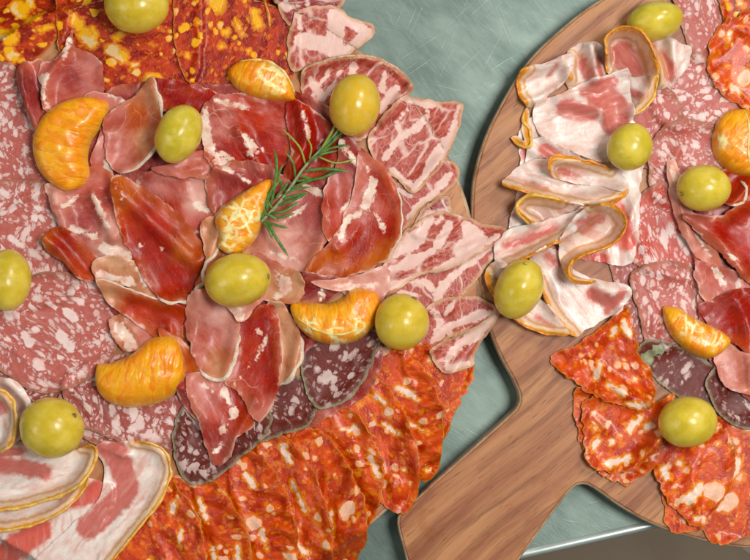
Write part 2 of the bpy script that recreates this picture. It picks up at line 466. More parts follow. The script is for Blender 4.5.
def steel_mat():
    g = G('brushed_steel')
    oc = g.n('ShaderNodeTexCoord', out='Object'); v = g.vm('MULTIPLY', oc, (2500, 2500, 2500))
    n = g.noise(g.map(g.warp(v, .01, 30), (.5, 1, 1), .6), .016, 6, .68)
    c = g.mix(g.sm(n, .3, .72), (.125, .172, .146), (.25, .32, .275))
    c = g.mix(g.sm(g.noise(g.map(v, (.12, 1, 1), .9), .35, 3), .45, .7, 0, .3), c, (.26, .335, .28))
    sc = None
    for i, (a, s, lo) in enumerate([(.55, .55, .70), (-.75, .5, .71), (1.2, .45, .71), (2.0, .6, .71), (.2, .35, .71), (2.6, .4, .715), (-.2, .3, .73)]):
        x = g.noise(g.map(g.warp(g.vm('ADD', v, (i * 97., i * 31., i * 13.)), .008, 14), (.012, 1, 1), a), s, 1, .5)
        m = g.sm(x, lo, lo + .06)
        m = g.m2('MULTIPLY', m, g.sm(g.noise(v, .02 + .004 * i, 2), .36, .6))
        sc = m if sc is None else g.m2('MAXIMUM', sc, m)
    c = g.mix(g.m2('MULTIPLY', sc, .17), c, (.48, .56, .49))
    spot = g.m2('MULTIPLY', g.sm(g.vor(v, .035), .05, .03), g.sm(g.noise(v, .03, 1), .52, .56))
    c = g.mix(g.m2('MULTIPLY', spot, .5), c, (.34, .33, .18))
    h = g.m2('ADD', g.noise(g.map(v, (.05, 1, 1), .5), .9, 2), sc)
    return g.fin(c, g.sm(g.noise(v, .03, 3), .3, .7, .36, .46), g.bump(h, .12, .0002), metal=.4, spec=.4)

def floor_mat():
    g = G('floor_tiles')
    oc = g.n('ShaderNodeTexCoord', out='Object')
    v = g.map(oc, (1, 1, 1), .62)
    br = g.t.nodes.new('ShaderNodeTexBrick'); br.offset = 0
    g.put(br.inputs['Vector'], v); br.inputs['Scale'].default_value = 1
    br.inputs['Mortar Size'].default_value = .004; br.inputs['Brick Width'].default_value = .2; br.inputs['Row Height'].default_value = .2
    br.inputs['Color1'].default_value = (.42, .30, .20, 1); br.inputs['Color2'].default_value = (.50, .36, .25, 1); br.inputs['Mortar'].default_value = (.62, .50, .38, 1)
    c = g.mix(g.sm(g.noise(v, 14, 4, .6), .4, .7, 0, .5), br.outputs[0], (.32, .21, .14))
    return g.fin(c, .5)

M['ham'] = ham_mat(); M['coppa'] = coppa_mat()
M['salami'] = salami_mat('pale_salami'); M['dark'] = salami_mat('dark_salami', True)
M['chorizo'] = chorizo_mat('chorizo'); M['vent'] = chorizo_mat('coarse_chorizo', True)
M['pancetta'] = pancetta_mat()
M['fat_edge'] = simple_lip('creamy_fat', (.88, .72, .58), (.74, .50, .34), .12, .38, .35)
M['mould'] = simple_lip('grey_green_mould', (.36, .36, .20), (.20, .22, .12), .1, .7, 0)
M['rind'] = simple_lip('orange_rind', (.90, .38, .04), (.60, .17, .02), .2, .32, .2, coat=.25)
M['rind_y'] = simple_lip('yellow_rind', (.92, .60, .14), (.80, .36, .05), .2, .32, .2, coat=.25)
M['casing_salami'] = simple_lip('salami_casing', (.52, .27, .20), (.30, .12, .09), .2, .5)
M['casing_dark'] = simple_lip('mould_casing', (.46, .37, .23), (.24, .18, .11), .2, .6)
M['casing_chorizo'] = simple_lip('chorizo_casing', (.62, .13, .02), (.80, .30, .03), .12, .22, coat=.4)
M['casing_coppa'] = simple_lip('coppa_casing', (.72, .48, .30), (.46, .25, .14), .2, .5)
M['grape'] = grape_mat()
M['scar'] = simple_lip('stem_scar', (.16, .11, .03), (.30, .22, .06), .5, .7)
M['mandarin'] = mandarin_mat()
M['pith'] = simple_lip('white_pith', (.92, .74, .34), (.94, .58, .10), .22, .5, .4)
M['needle'] = simple_lip('rosemary_needle', (.055, .16, .025), (.14, .27, .05), .15, .4, .1)
M['needle_y'] = simple_lip('young_rosemary_needle', (.24, .36, .04), (.36, .42, .06), .15, .4, .1)
M['stem'] = simple_lip('rosemary_stem', (.22, .30, .14), (.34, .38, .20), .25, .6, .1)
M['wood_a'] = wood_mat('acacia_wood', math.radians(-40), (.53, .26, .13), (.39, .16, .083), (.22, .078, .038))
M['wood_b'] = wood_mat('pale_wood', math.radians(-50), (.62, .32, .17), (.52, .23, .12), (.38, .16, .08))
M['wood_edge'] = simple_lip('board_edge', (.60, .42, .27), (.40, .22, .12), .06, .45, 0)
M['steel'] = steel_mat()
M['floor'] = floor_mat()
g = G('steel_lip'); M['steel_lip'] = g.fin((.52, .58, .54), .28, metal=.6)
# ------------------------------------------------------------------ boards, table, floor
BL_C, BL_R = (178, 292), 303
left_outline = np.array([(BL_C[0] + BL_R * math.cos(a), BL_C[1] + BL_R * math.sin(a)) for a in np.linspace(0, 2 * np.pi, 140, endpoint=False)])
right_pts = [(471, 213), (473, 180), (483, 142), (500, 105), (526, 63), (560, 29), (600, -1), (660, -30), (740, -46), (830, -36), (920, 0), (990, 60), (1035, 140),
             (1050, 240), (1035, 350), (985, 440), (900, 510), (820, 542), (750, 549), (690, 538), (650, 524), (618, 506), (594, 489), (582, 485), (571, 491), (551, 517), (520, 560),
             (494, 596), (470, 618), (445, 618), (425, 600), (410, 572), (402, 545), (397, 524), (400, 513), (413, 501), (460, 459), (508, 416), (517, 406), (519, 396), (512, 379), (500, 357), (487, 325), (477, 285), (472, 245)]
right_outline = catmull(right_pts, True, 5)

def board(label, outline, mat, inset=4.0, thick=-TABLE_Z):
    c = outline.mean(0)
    root = empty('serving_board', W(c[0], c[1], TABLE_Z))
    n = len(outline)
    T = np.roll(outline, -1, 0) - np.roll(outline, 1, 0)
    T /= np.linalg.norm(T, axis=1)[:, None]
    N = np.stack([T[:, 1], -T[:, 0]], 1)
    if np.sum(outline[:, 0] * np.roll(outline[:, 1], -1) - outline[:, 1] * np.roll(outline[:, 0], -1)) < 0: N = -N
    def ring(off, z):   # off inward px
        p = outline - N * off
        return [tuple(np.array(W(x, y, z)) - np.array(root.location)) for x, y in p]
    prof = [(inset, 0.0), (inset - .9, -.12), (inset - 1.6, -.45)]
    V = []; F = []
    for off, z in prof: V += ring(off, z)
    F.append(tuple(range(n))[::-1] if True else None)
    for k in range(len(prof) - 1):
        for i in range(n):
            j = (i + 1) % n
            F.append((k * n + i, (k + 1) * n + i, (k + 1) * n + j, k * n + j))
    me = make_mesh('board_face', V, F, mat, False)
    bpy.context.view_layer.update()
    o = link(bpy.data.objects.new('board_face', me), root)
    prof = [(inset - 1.6, -.45), (1.2, -.75), (.5, -1.2), (0, -2.2), (0, -thick + 1.5), (1.0, -thick + .3), (inset, -thick + .05)]
    V = []; F = []
    for off, z in prof: V += ring(off, z)
    for k in range(len(prof) - 1):
        for i in range(n):
            j = (i + 1) % n
            F.append((k * n + i, (k + 1) * n + i, (k + 1) * n + j, k * n + j))
    F.append(tuple((len(prof) - 1) * n + i for i in range(n)))
    me = make_mesh('board_edge', V, F, M['wood_edge'], True)
    vattr(me, 'pc', [(v[0] / U, v[1] / U, v[2] / U) for v in V])
    link(bpy.data.objects.new('board_edge', me), root)
    for oo in root.children:
        pass
    H[inside(GX, GY, outline)] = 0.0
    return tag(root, label, 'serving board', 'wooden serving boards')

board('round wooden board on the left, almost wholly covered by meat', left_outline, M['wood_b'], 5)
board('striped acacia paddle board with a broad handle, holding curled bacon along its rim', right_outline, M['wood_a'], 4)

# table : front edge line through (535,556) and (654,529)
tdir = np.array([119., -27.]); tdir /= np.linalg.norm(tdir); tn = np.array([-tdir[1], tdir[0]])   # tn points down the picture
par_t = 1 - TABLE_Z * .001 / CAM_H
def tp(x, y): return ((x - 375) * par_t + 375, (y - 280) * par_t + 280)
E0 = np.array(tp(595, 542.5))
steel = empty('steel_table', W(375, 280, TABLE_Z))
def tw(s, t, z):
    p = E0 + tdir * s + tn * t
    return tuple(np.array(W(p[0], p[1], z)) - np.array(W(375, 280, TABLE_Z)))
V = [tw(-2200, -9, TABLE_Z), tw(1600, -9, TABLE_Z), tw(1600, -1800, TABLE_Z), tw(-2200, -1800, TABLE_Z)]
me = make_mesh('table_top', V, [(0, 1, 2, 3)], M['steel'], False)
link(bpy.data.objects.new('table_top', me), steel)
V = []; F = []
prof = [(-8.9, 0.02), (-6, .55), (-3, .7), (-1, .45), (0, -.4), (.2, -3), (0, -60), (-6, -60)]
for (t, z) in prof: V += [tw(-2200, t, TABLE_Z + z), tw(1600, t, TABLE_Z + z)]
for k in range(len(prof) - 1): F.append((2 * k, 2 * k + 2, 2 * k + 3, 2 * k + 1))
me = make_mesh('folded_edge', V, F, M['steel_lip'], True)
link(bpy.data.objects.new('folded_edge', me), steel)
tag(steel, 'scratched green-grey stainless steel table under both boards', 'table')
me = make_mesh('floor', [(-3, -3, 0), (3, -3, 0), (3, 3, 0), (-3, 3, 0)], [(0, 1, 2, 3)], M['floor'], False)
fl = link(bpy.data.objects.new('floor', me)); fl.location = (0, 0, -.75); fl['kind'] = 'structure'

# ------------------------------------------------------------------ slices
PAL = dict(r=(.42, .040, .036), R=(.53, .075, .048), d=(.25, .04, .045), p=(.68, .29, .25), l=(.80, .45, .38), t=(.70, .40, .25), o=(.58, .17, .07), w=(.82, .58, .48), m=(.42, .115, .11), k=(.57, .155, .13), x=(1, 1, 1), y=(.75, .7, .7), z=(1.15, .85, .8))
INFO = {  # name, category, group, material, thickness mm, tint default
    'ham': ('ham_slice', 'ham slice', 'thin slices of cured ham', .42, 'k'),
    'coppa': ('coppa_slice', 'coppa slice', 'slices of marbled coppa', .8, 'c'),
    'salami': ('salami_slice', 'salami slice', 'slices of pale salami', .9, 'x'),
    'dark': ('salami_slice', 'salami slice', 'slices of dark salami', 1.0, 'x'),
    'chorizo': ('chorizo_slice', 'chorizo slice', 'slices of orange chorizo', .9, 'x'),
    'vent': ('chorizo_slice', 'chorizo slice', 'large slices of coarse chorizo', 1.0, 'x'),
    'pancetta': ('pancetta_slice', 'pancetta slice', 'curled slices of pancetta', .8, 'x'),
}
PAL['c'] = (.60, .19, .15)
LIPS = {'cas': None}

def S(kind, label, out, tone=None, fat=(), stiff=14, wr=None, ang=None, lift=(), el=.6, casing=None, lips=(), tilt=None, gap=.25, rough_edge=.7, parts=True, base=None, dens=2.4, group=None, rind=None):
    nm, cat, grp, th, dt = INFO[kind]
    if group: grp = group
    seed = rng.randint(1 << 30)
    lr = np.random.RandomState(seed)
    if ang is None: ang = lr.uniform(0, 180)
    poly = catmull(out, True, 2.0)
    if kind == 'ham': rough_edge = 1.15
    if kind == 'chorizo': rough_edge = 1.5; wr = (1.05, 24) if wr is None else wr
    if kind == 'salami': el = max(el, 1.2)
    # rough outline
    Wn = Waves(16, n=6, seed=seed % 9999); Wf = Waves(5, n=6, seed=seed % 999)
    c = poly.mean(0); dv = poly - c; dv /= (np.linalg.norm(dv, axis=1)[:, None] + 1e-6)
    poly = poly + dv * (rough_edge * (Wn(poly[:, 0], poly[:, 1]) * 1.2 + Wf(poly[:, 0], poly[:, 1]) * .5))[:, None]
    c = poly.mean(0)
    if kind == 'ham': stiff = max(stiff, 14) + 6; wr = (wr[0] * .65, wr[1] * 1.25) if wr else None
    if kind == 'ham': el = max(el, .6) * 1.7; gap += .15
    # drape over what is already there
    i0, i1, j0, j1 = window(poly)
    Hl = H[j0:j1, i0:i1].copy(); X = GX[j0:j1, i0:i1]; Y = GY[j0:j1, i0:i1]
    mk = inside(X, Y, poly)
    mkf = mk.astype(float)
    A = maxf(np.where(mk, Hl, -99), 4)
    A = np.where(A < -90, 0, A); ww = (maxf(mkf, 4) > 0).astype(float)
    B = blur(A * ww, stiff) / (blur(ww, stiff) + 1e-3)
    Z = np.maximum(B, np.where(mk, Hl, -99) + .1)
    wz = (Z > -90).astype(float)
    Z = blur(Z * wz, 4) / (blur(wz, 4) + 1e-3)
    if base is not None: Z = Z * 0 + base
    x0, y0 = HX0 + i0 * C0, HY0 + j0 * C0
    if wr is None: wr = {'ham': (.45, 38), 'coppa': (.4, 30), 'salami': (.3, 34), 'dark': (.3, 40), 'chorizo': (.8, 26), 'vent': (.35, 40), 'pancetta': (.6, 30)}[kind]
    W1 = Waves(wr[1], ang, 1.2, seed=seed % 7919); W2 = Waves(wr[1] * .38, ang, .8, seed=seed % 7901); W3 = Waves(34, seed=seed % 77)
    LK = {'ham': 1.4, 'pancetta': 1.45}.get(kind, 1.2)
    liftP = [(catmull(p, False, 4) if len(p) > 1 else np.array(p, float), h * LK, w) for p, h, w in lift]
    def zf(x, y, de):
        z = bil(Z, x, y, x0, y0) + gap
        z = z + wr[0] * W1(x, y) + wr[0] * (.22 if kind != 'ham' else .34) * W2(x, y)
        z = z + el * np.exp(-(de / 7.0) ** 2) * (.75 + .9 * W3(x, y))
        for p, h, w in liftP:
            z = z + h * np.exp(-(dist_poly(x, y, p) / w) ** 2)
        if tilt: z = z + ((x - c[0]) * tilt[0] + (y - c[1]) * tilt[1]) * .01
        # never below what lies under it
        hb = bil(Hl, x, y, x0, y0)
        zz = hb + .12 + th
        return np.maximum(z, zz) * .8 + (.5 * (z + zz + np.abs(z - zz))) * .2
    # interior points
    g = dens
    xs = np.arange(poly[:, 0].min(), poly[:, 0].max(), g); ys = np.arange(poly[:, 1].min(), poly[:, 1].max(), g * .87)
    PX, PY = np.meshgrid(xs, ys); PX = PX + (np.arange(len(ys)) % 2)[:, None] * g * .5
    PX = PX.ravel(); PY = PY.ravel()
    ok = inside(PX, PY, poly); PX = PX[ok]; PY = PY[ok]
    dd = dist_poly(PX, PY, poly, True); ok = dd > g * .55; PX = PX[ok]; PY = PY[ok]
    pts = [Vector((float(a), float(b))) for a, b in poly] + [Vector((float(a), float(b))) for a, b in zip(PX, PY)]
    nb = len(poly)
    res = delaunay_2d_cdt(pts, [(i, (i + 1) % nb) for i in range(nb)], [], 1, 1e-4)
    vx = np.array([v.x for v in res[0]]); vy = np.array([v.y for v in res[0]])
    F = [tuple(f) for f in res[2]]
    de = dist_poly(vx, vy, poly, True)
    z = zf(vx, vy, de)
    # update the height map
    zg = zf(X.ravel(), Y.ravel(), dist_poly(X.ravel(), Y.ravel(), poly, True)).reshape(X.shape)
    if kind in ('salami', 'dark', 'chorizo', 'vent', 'coppa') or lips:
        zg = zg + .5 * np.exp(-(dist_poly(X.ravel(), Y.ravel(), poly, True).reshape(X.shape) / 4) ** 2)
    H[j0:j1, i0:i1] = np.maximum(Hl, maxf(np.where(mk, zg, -99.), 2))
    zc = float(np.median(z))
    sx, sy = par(c[0], c[1], zc)
    org = np.array(W(c[0] + sx, c[1] + sy, zc))
    def towld(x, y, z): return np.stack([(x + sx - 375) * U, (280 - y - sy) * U, z * .001], 1) - org
    V = towld(vx, vy, z)
    # orientation : faces up (y flips)
    fx = []
    for f in F:
        a, b, d = V[f[0]], V[f[1]], V[f[2]]
        if (b[0] - a[0]) * (d[1] - a[1]) - (b[1] - a[1]) * (d[0] - a[0]) < 0: f = f[::-1]
        fx.append(f)
    me = make_mesh(nm, V.tolist(), fx, M[kind])
    a = math.radians(ang); ox, oy = lr.uniform(-900, 900, 2)
    vattr(me, 'pc', np.stack([(vx - c[0]) * math.cos(a) + (vy - c[1]) * math.sin(a) + ox, -(vx - c[0]) * math.sin(a) + (vy - c[1]) * math.cos(a) + oy, np.full(vx.shape, lr.uniform(0, 90))], 1))
    # crisp cut edge
    ne = len(me.edges); ev = np.zeros(ne * 2, int); me.edges.foreach_get('vertices', ev); ev = ev.reshape(-1, 2)
    cnt = {}
    for f in fx:
        for a_, b_ in ((f[0], f[1]), (f[1], f[2]), (f[2], f[0])):
            kk = (a_, b_) if a_ < b_ else (b_, a_); cnt[kk] = cnt.get(kk, 0) + 1
    sh = me.attributes.new('sharp_edge', 'BOOLEAN', 'EDGE')
    sh.data.foreach_set('value', np.array([cnt.get((min(a_, b_), max(a_, b_)), 0) == 1 for a_, b_ in ev]))
    # tint
    if tone is None: tone = dt
    if isinstance(tone, str): colr = np.tile(np.array(PAL[tone]), (len(vx), 1))
    else:
        ws = np.stack([1 / ((vx - q[0]) ** 2 + (vy - q[1]) ** 2 + 25) ** 1.6 for q in tone], 1); ws /= ws.sum(1)[:, None]
        colr = ws @ np.array([PAL[q[2]] for q in tone])
    ca = me.color_attributes.new('tint', 'FLOAT_COLOR', 'POINT')
    ca.data.foreach_set('color', np.concatenate([colr, np.ones((len(vx), 1))], 1).astype(np.float32).ravel())
    f = np.full(vx.shape, -40.0)
    for w_, p in fat:
        p = np.array(p, float)
        if len(p) > 2: p = catmull(p, False, 4)
        if len(p) > 3 and w_ > 1 and kind in ('ham', 'coppa'):
            sg = np.linspace(0, 1, len(p)); wk = w_ * (.35 + .85 * np.sin(np.pi * sg) ** .7 + .25 * np.sin(sg * 11 + w_ * 3))
            f = np.maximum(f, (wk[None, :] - np.hypot(vx[:, None] - p[None, :, 0], vy[:, None] - p[None, :, 1])).max(1))
        else: f = np.maximum(f, w_ - dist_poly(vx, vy, p))
    fattr(me, 'fat', f); fattr(me, 'rim', de)
    rd = np.full(vx.shape, 99.)
    rindpaths = [q[0] for q in lips if q[2] in ('rind', 'rind_y')]
    for p in rindpaths: rd = np.minimum(rd, dist_poly(vx, vy, catmull(p, False, 4)))
    fattr(me, 'rind', rd)
    ob = link(bpy.data.objects.new(nm, me))
    ob.location = org
    so = ob.modifiers.new('thickness', 'SOLIDIFY'); so.thickness = th * .001; so.offset = -1
    tag(ob, label, cat, grp)
    # raised lips : casing ring, rind, fat edge
    def zl(p): return zf(p[:, 0], p[:, 1], dist_poly(p[:, 0], p[:, 1], poly, True))
    if casing is None: casing = kind in ('salami', 'dark', 'chorizo', 'vent', 'coppa')
    if casing:
        r = {'salami': .36, 'dark': .45, 'chorizo': .4, 'vent': .4, 'coppa': .36}[kind]
        p = poly; q = np.concatenate([p, (zl(p) - .12)[:, None]], 1)
        q[:, 0] += sx; q[:, 1] += sy
        t = tube('casing', q, r * (1 + .35 * Wf(p[:, 0], p[:, 1])), M['casing_' + {'vent': 'chorizo'}.get(kind, kind)], ob, 6, .9, org, True)
    for p, w_, mk_ in lips:
        p = catmull(p, False, 2.0)
        # snap to the outline where it is near
        for i in range(len(p)):
            dq = np.hypot(poly[:, 0] - p[i, 0], poly[:, 1] - p[i, 1]); k = dq.argmin()
            if dq[k] < 7 and mk_ != 'mould': p[i] = poly[k] * .92 + p[i] * .08
        q2 = p.copy()
        for _ in range(2): q2[1:-1] = (q2[:-2] + q2[1:-1] * 2 + q2[2:]) / 4
        p = q2
        s = np.linspace(0, 1, len(p)); r = w_ * np.clip(np.minimum(s, 1 - s) * 8, .12, 1) * (1 + .3 * Wn(p[:, 0], p[:, 1]))
        q = np.concatenate([p, (zl(p) + (.25 if mk_.startswith('rind') else 0))[:, None]], 1); q[:, 0] += sx; q[:, 1] += sy
        fl_ = {'fat_edge': .42, 'mould': .1}.get(mk_, .8)
        tube({'rind_y': 'rind', 'mould': 'mould_patch', 'casing_dark': 'casing', 'casing_coppa': 'casing'}.get(mk_, mk_), q, r, M[mk_], ob, 8, fl_, org)
    return ob

def rest(x, y, rx, ry, rz, a):
    i0, i1, j0, j1 = window(np.array([[x - rx, y - rx], [x + rx, y + rx]]), 4)
    X = GX[j0:j1, i0:i1] - x; Y = GY[j0:j1, i0:i1] - y
    u = (X * math.cos(a) + Y * math.sin(a)) / rx; v = (-X * math.sin(a) + Y * math.cos(a)) / ry
    d = 1 - u * u - v * v
    z = np.where(d > .25, H[j0:j1, i0:i1] + rz * U * 1000 * np.sqrt(np.clip(d, 0, 1)), -99)
    return float(np.percentile(z[z > -90], 93)), (i0, i1, j0, j1, d)

def grape(label, x, y, rx, ry, deg, amber=0., scar=None):
    a = math.radians(deg); rz = (rx + ry) * .5 * .97
    zc, (i0, i1, j0, j1, d) = rest(x, y, rx, ry, rz, a)
    H[j0:j1, i0:i1] = np.where(d > 0, np.maximum(H[j0:j1, i0:i1], zc - rz * .4 * .3), H[j0:j1, i0:i1])
    sx, sy = par(x, y, zc)
    ns, nr = 48, 28
    V = []; F = []
    w = Waves(1.1, n=5)
    for j in range(nr + 1):
        th = math.pi * j / nr
        for i in range(ns):
            ph = 2 * math.pi * i / ns
            p = np.array([math.cos(th), math.sin(th) * math.cos(ph), math.sin(th) * math.sin(ph)])
            k = 1 + .012 * float(w(p[0] + p[2], p[1])) - .02 * max(0, p[0] - .9) * 10 * .3
            tp_ = 1 - .05 * p[0] * abs(p[0])
            V.append((p[0] * rx * k * U, p[1] * ry * k * tp_ * U, p[2] * rz * k * tp_ * U))
    for j in range(nr):
        for i in range(ns):
            l = (i + 1) % ns
            F.append((j * ns + i, (j + 1) * ns + i, (j + 1) * ns + l, j * ns + l))
    me = make_mesh('grape', V, F, M['grape'])
    o = link(bpy.data.objects.new('grape', me)); o.location = W(x + sx, y + sy, zc)
    o.rotation_euler = (random.uniform(-.3, .3), random.uniform(-.08, .08), -a)
    o['amber'] = float(amber)
    tag(o, label, 'grape', 'green grapes set on the meat')
    if scar is not None:   # scar : unit direction (side, up) at one pole
        V = []; F = []
        n = 14
        nrm = Vector(scar).normalized()
        t1 = nrm.orthogonal().normalized(); t2 = nrm.cross(t1)
        base = Vector((nrm.x * rx, nrm.y * ry, nrm.z * rz)) * U
        for k, (rr, hh) in enumerate([(2.8, -.4), (2.3, .35), (1.5, .45), (1.0, -.1), (.1, -.2)]):
            for i in range(n):
                q = 2 * math.pi * i / n; r2 = rr * (1 + .15 * math.sin(3 * q + k))
                V.append(tuple(base + (t1 * math.cos(q) * r2 + t2 * math.sin(q) * r2 + nrm * hh) * U))
        for k in range(4):
            for i in range(n):
                l = (i + 1) % n; F.append((k * n + i, k * n + l, (k + 1) * n + l, (k + 1) * n + i))
        me = make_mesh('stem_scar', V, F, M['scar']); vattr(me, 'pc', [(a_[0] / U, a_[1] / U, a_[2] / U) for a_ in V])
        link(bpy.data.objects.new('stem_scar', me), o)
    return o

def mandarin(label, outer, inner, h=9.0, pale=None, pith=None, peak=.5):
    """outer and inner rails in px, h height mm"""
    A = catmull(outer, False, 1.5); B = catmull(inner, False, 1.5)
    n = 56; m = 26
    def rs(P):
        s = np.concatenate([[0], np.cumsum(np.linalg.norm(np.diff(P, axis=0), axis=1))]); t = np.linspace(0, s[-1], n)
        return np.stack([np.interp(t, s, P[:, 0]), np.interp(t, s, P[:, 1])], 1)
    A = rs(A); B = rs(B)
    c = (A.mean(0) + B.mean(0)) / 2
    poly = np.concatenate([A, B[::-1]])
    i0, i1, j0, j1 = window(poly, 4); X = GX[j0:j1, i0:i1]; Y = GY[j0:j1, i0:i1]; mk = inside(X, Y, poly)
    z0 = float(np.percentile(H[j0:j1, i0:i1][mk], 80)) - .4
    zc = z0 + h / 2; sx, sy = par(c[0], c[1], zc); org = np.array(W(c[0] + sx, c[1] + sy, z0))
    s = np.linspace(0, 1, n); env = np.clip(np.sin(np.pi * np.clip(s, .0, 1)), 0, 1) ** .38
    env = np.maximum(env, .05)
    wv = Waves(13, n=6)
    V = []; PC = []; ED = []; PL = []
    L = np.concatenate([[0], np.cumsum(np.linalg.norm(np.diff((A + B) / 2, axis=0), axis=1))]); Wd = np.linalg.norm(A - B, axis=1)
    for side in (1, -1):
        for k in range(m + 1):
            v = k / m
            if side == 1:
                pr = (1 - abs(2 * v ** (math.log(.5) / math.log(peak)) - 1) ** 3.6) ** .62
            else: pr = 0
            for i in range(n):
                p = A[i] * (1 - v) + B[i] * v
                z = h * env[i] * pr if side == 1 else -h * .12 * env[i] * math.sin(math.pi * v)
                if side == 1: z += .28 * pr * float(wv(p[0], p[1]))
                V.append((p[0], p[1], z0 + z)); PC.append((L[i] + c[0], v * Wd[i] + c[1] * 3, c[0])); ED.append(min(v, 1 - v) * 2 * min(1, env[i] * 1.1))
                pl = -1.
                if pale: pl = max(1 - math.hypot(p[0] - q[0], p[1] - q[1]) / q[2] for q in pale)
                PL.append(pl)
    F = []
    for sd in range(2):
        b0 = sd * (m + 1) * n
        for k in range(m):
            for i in range(n - 1):
                f = (b0 + k * n + i, b0 + k * n + i + 1, b0 + (k + 1) * n + i + 1, b0 + (k + 1) * n + i)
                F.append(f if sd == 0 else f[::-1])
    V = np.array(V)
    Vw = np.stack([(V[:, 0] + sx - 375) * U, (280 - V[:, 1] - sy) * U, V[:, 2] * .001], 1) - org
    # orient up
    f = F[(m // 2) * (n - 1) + n // 2]; a, b, d = Vw[f[0]], Vw[f[1]], Vw[f[2]]
    if (b[0] - a[0]) * (d[1] - a[1]) - (b[1] - a[1]) * (d[0] - a[0]) < 0: F = [q[::-1] for q in F]
    me = make_mesh('mandarin_segment', Vw.tolist(), F, M['mandarin'])
    vattr(me, 'pc', PC); fattr(me, 'edge', ED); fattr(me, 'fat', PL)
    o = link(bpy.data.objects.new('mandarin_segment', me)); o.location = org
    tag(o, label, 'mandarin segment', 'peeled mandarin segments on the meat')
    for pp in (pith or []):
        q = catmull(pp[0], False, 2.0); dz = []
        for p in q:
            k = np.argmin(np.where(np.arange(len(V)) < (m + 1) * n, np.hypot(V[:, 0] - p[0], V[:, 1] - p[1]), 1e9)); dz.append(V[k, 2])
        q = np.concatenate([q, (np.array(dz) + .05)[:, None]], 1); q[:, 0] += sx; q[:, 1] += sy
        ss = np.linspace(0, 1, len(q)); r = pp[1] * np.clip(np.minimum(ss, 1 - ss) * 6, .1, 1) * (1 + .4 * np.sin(np.arange(len(q)) * .9))
        tube('pith_strand', q, r, M['pith'], o, 7, .6, org)
    H[j0:j1, i0:i1] = np.where(mk, np.maximum(H[j0:j1, i0:i1], z0 + h * .5), H[j0:j1, i0:i1])
    return o
# ================================================================== LEFT BOARD
# coarse chorizo across the top
S('vent', 'dark red chorizo slice with big yellow fat lumps in the top left corner', [(-45,-40),(52,-40),(68,-15),(70,8),(66,32),(58,48),(38,66),(10,74),(-45,76)],
  fat=[(9,[(18,8)]),(6,[(30,4),(22,14)]),(7,[(2,35),(18,42)]),(6,[(16,56),(20,62)]),(5,[(32,22),(42,20)]),(3,[(45,34),(58,30)])], stiff=30)
S('vent', 'middle one of three coarse chorizo slices at the top, half under a grape', [(62,-40),(180,-40),(200,-20),(200,60),(190,84),(150,95),(98,92),(66,62),(58,30)],
  fat=[(6,[(75,20),(80,26)]),(7,[(84,34),(92,42)]),(7,[(112,50),(122,56)]),(4,[(116,38),(120,34)]),(4,[(134,65)]),(3,[(93,28),(96,38)])], stiff=30, lips=())
S('vent', 'round chorizo slice right of the top grape, orange speckles on purplish red', [(174,2),(182,-22),(210,-40),(262,-36),(284,-12),(293,14),(296,50),(292,78),(262,94),(222,96),(190,84),(176,48)],
  fat=[(4,[(198,22)]),(4,[(226,32)]),(4,[(222,46)]),(5,[(254,12),(258,24)]),(5,[(212,2),(222,-4)]),(3,[(250,50)]),(3,[(188,56)]),(2.5,[(236,20),(242,36)])], stiff=30, lips=[([(262,-6),(268,12),(270,28)],1.6,'rind')])
# pale salami down the left side
S('salami', 'pale salami slice at the left edge, half under the ham roll, topmost of its row', [(-45,66),(4,62),(20,74),(30,98),(42,122),(46,160),(40,194),(-45,204)], ang=75, stiff=24)
S('salami', 'pale pink salami slice at the left edge between the mandarin and the left grape', [(-45,188),(8,180),(42,184),(60,212),(66,235),(82,262),(84,285),(40,306),(-45,306)], ang=60, fat=[(4,[(34,218)]),(3,[(10,238),(22,246)])], stiff=24)
S('salami', 'lower pale salami slice with only its rim showing below the lone round slice', [(-45,325),(0,338),(40,370),(72,384),(92,410),(80,445),(-45,440)], tone='y', stiff=24)
S('salami', 'rim of a pale salami slice peeping out under the slice below the left mandarin', [(60,395),(120,392),(182,400),(182,440),(172,450),(150,456),(118,454),(84,436)], tone='y', stiff=24)
S('salami', 'pale salami slice directly under the lower left mandarin segment', [(64,380),(95,362),(150,350),(184,380),(186,420),(174,440),(138,446),(100,434),(72,415)], tone='y', fat=[(2.5,[(84,398)]),(2.2,[(162,432)])], stiff=24)
S('salami', 'largest round pale salami slice with a full circle in view, beside the left grape', [(-4,300),(20,280),(55,272),(95,280),(118,304),(123,326),(113,354),(96,374),(70,388),(38,392),(12,378),(-8,360),(-14,330)], ang=20,
  fat=[(4,[(81,302)]),(4,[(35,330)]),(3.2,[(60,358)]),(3.2,[(71,370)]),(4,[(30,345),(24,335)]),(5,[(66,312),(74,318)]),(5,[(60,335),(70,348)])], stiff=26, el=1.3)
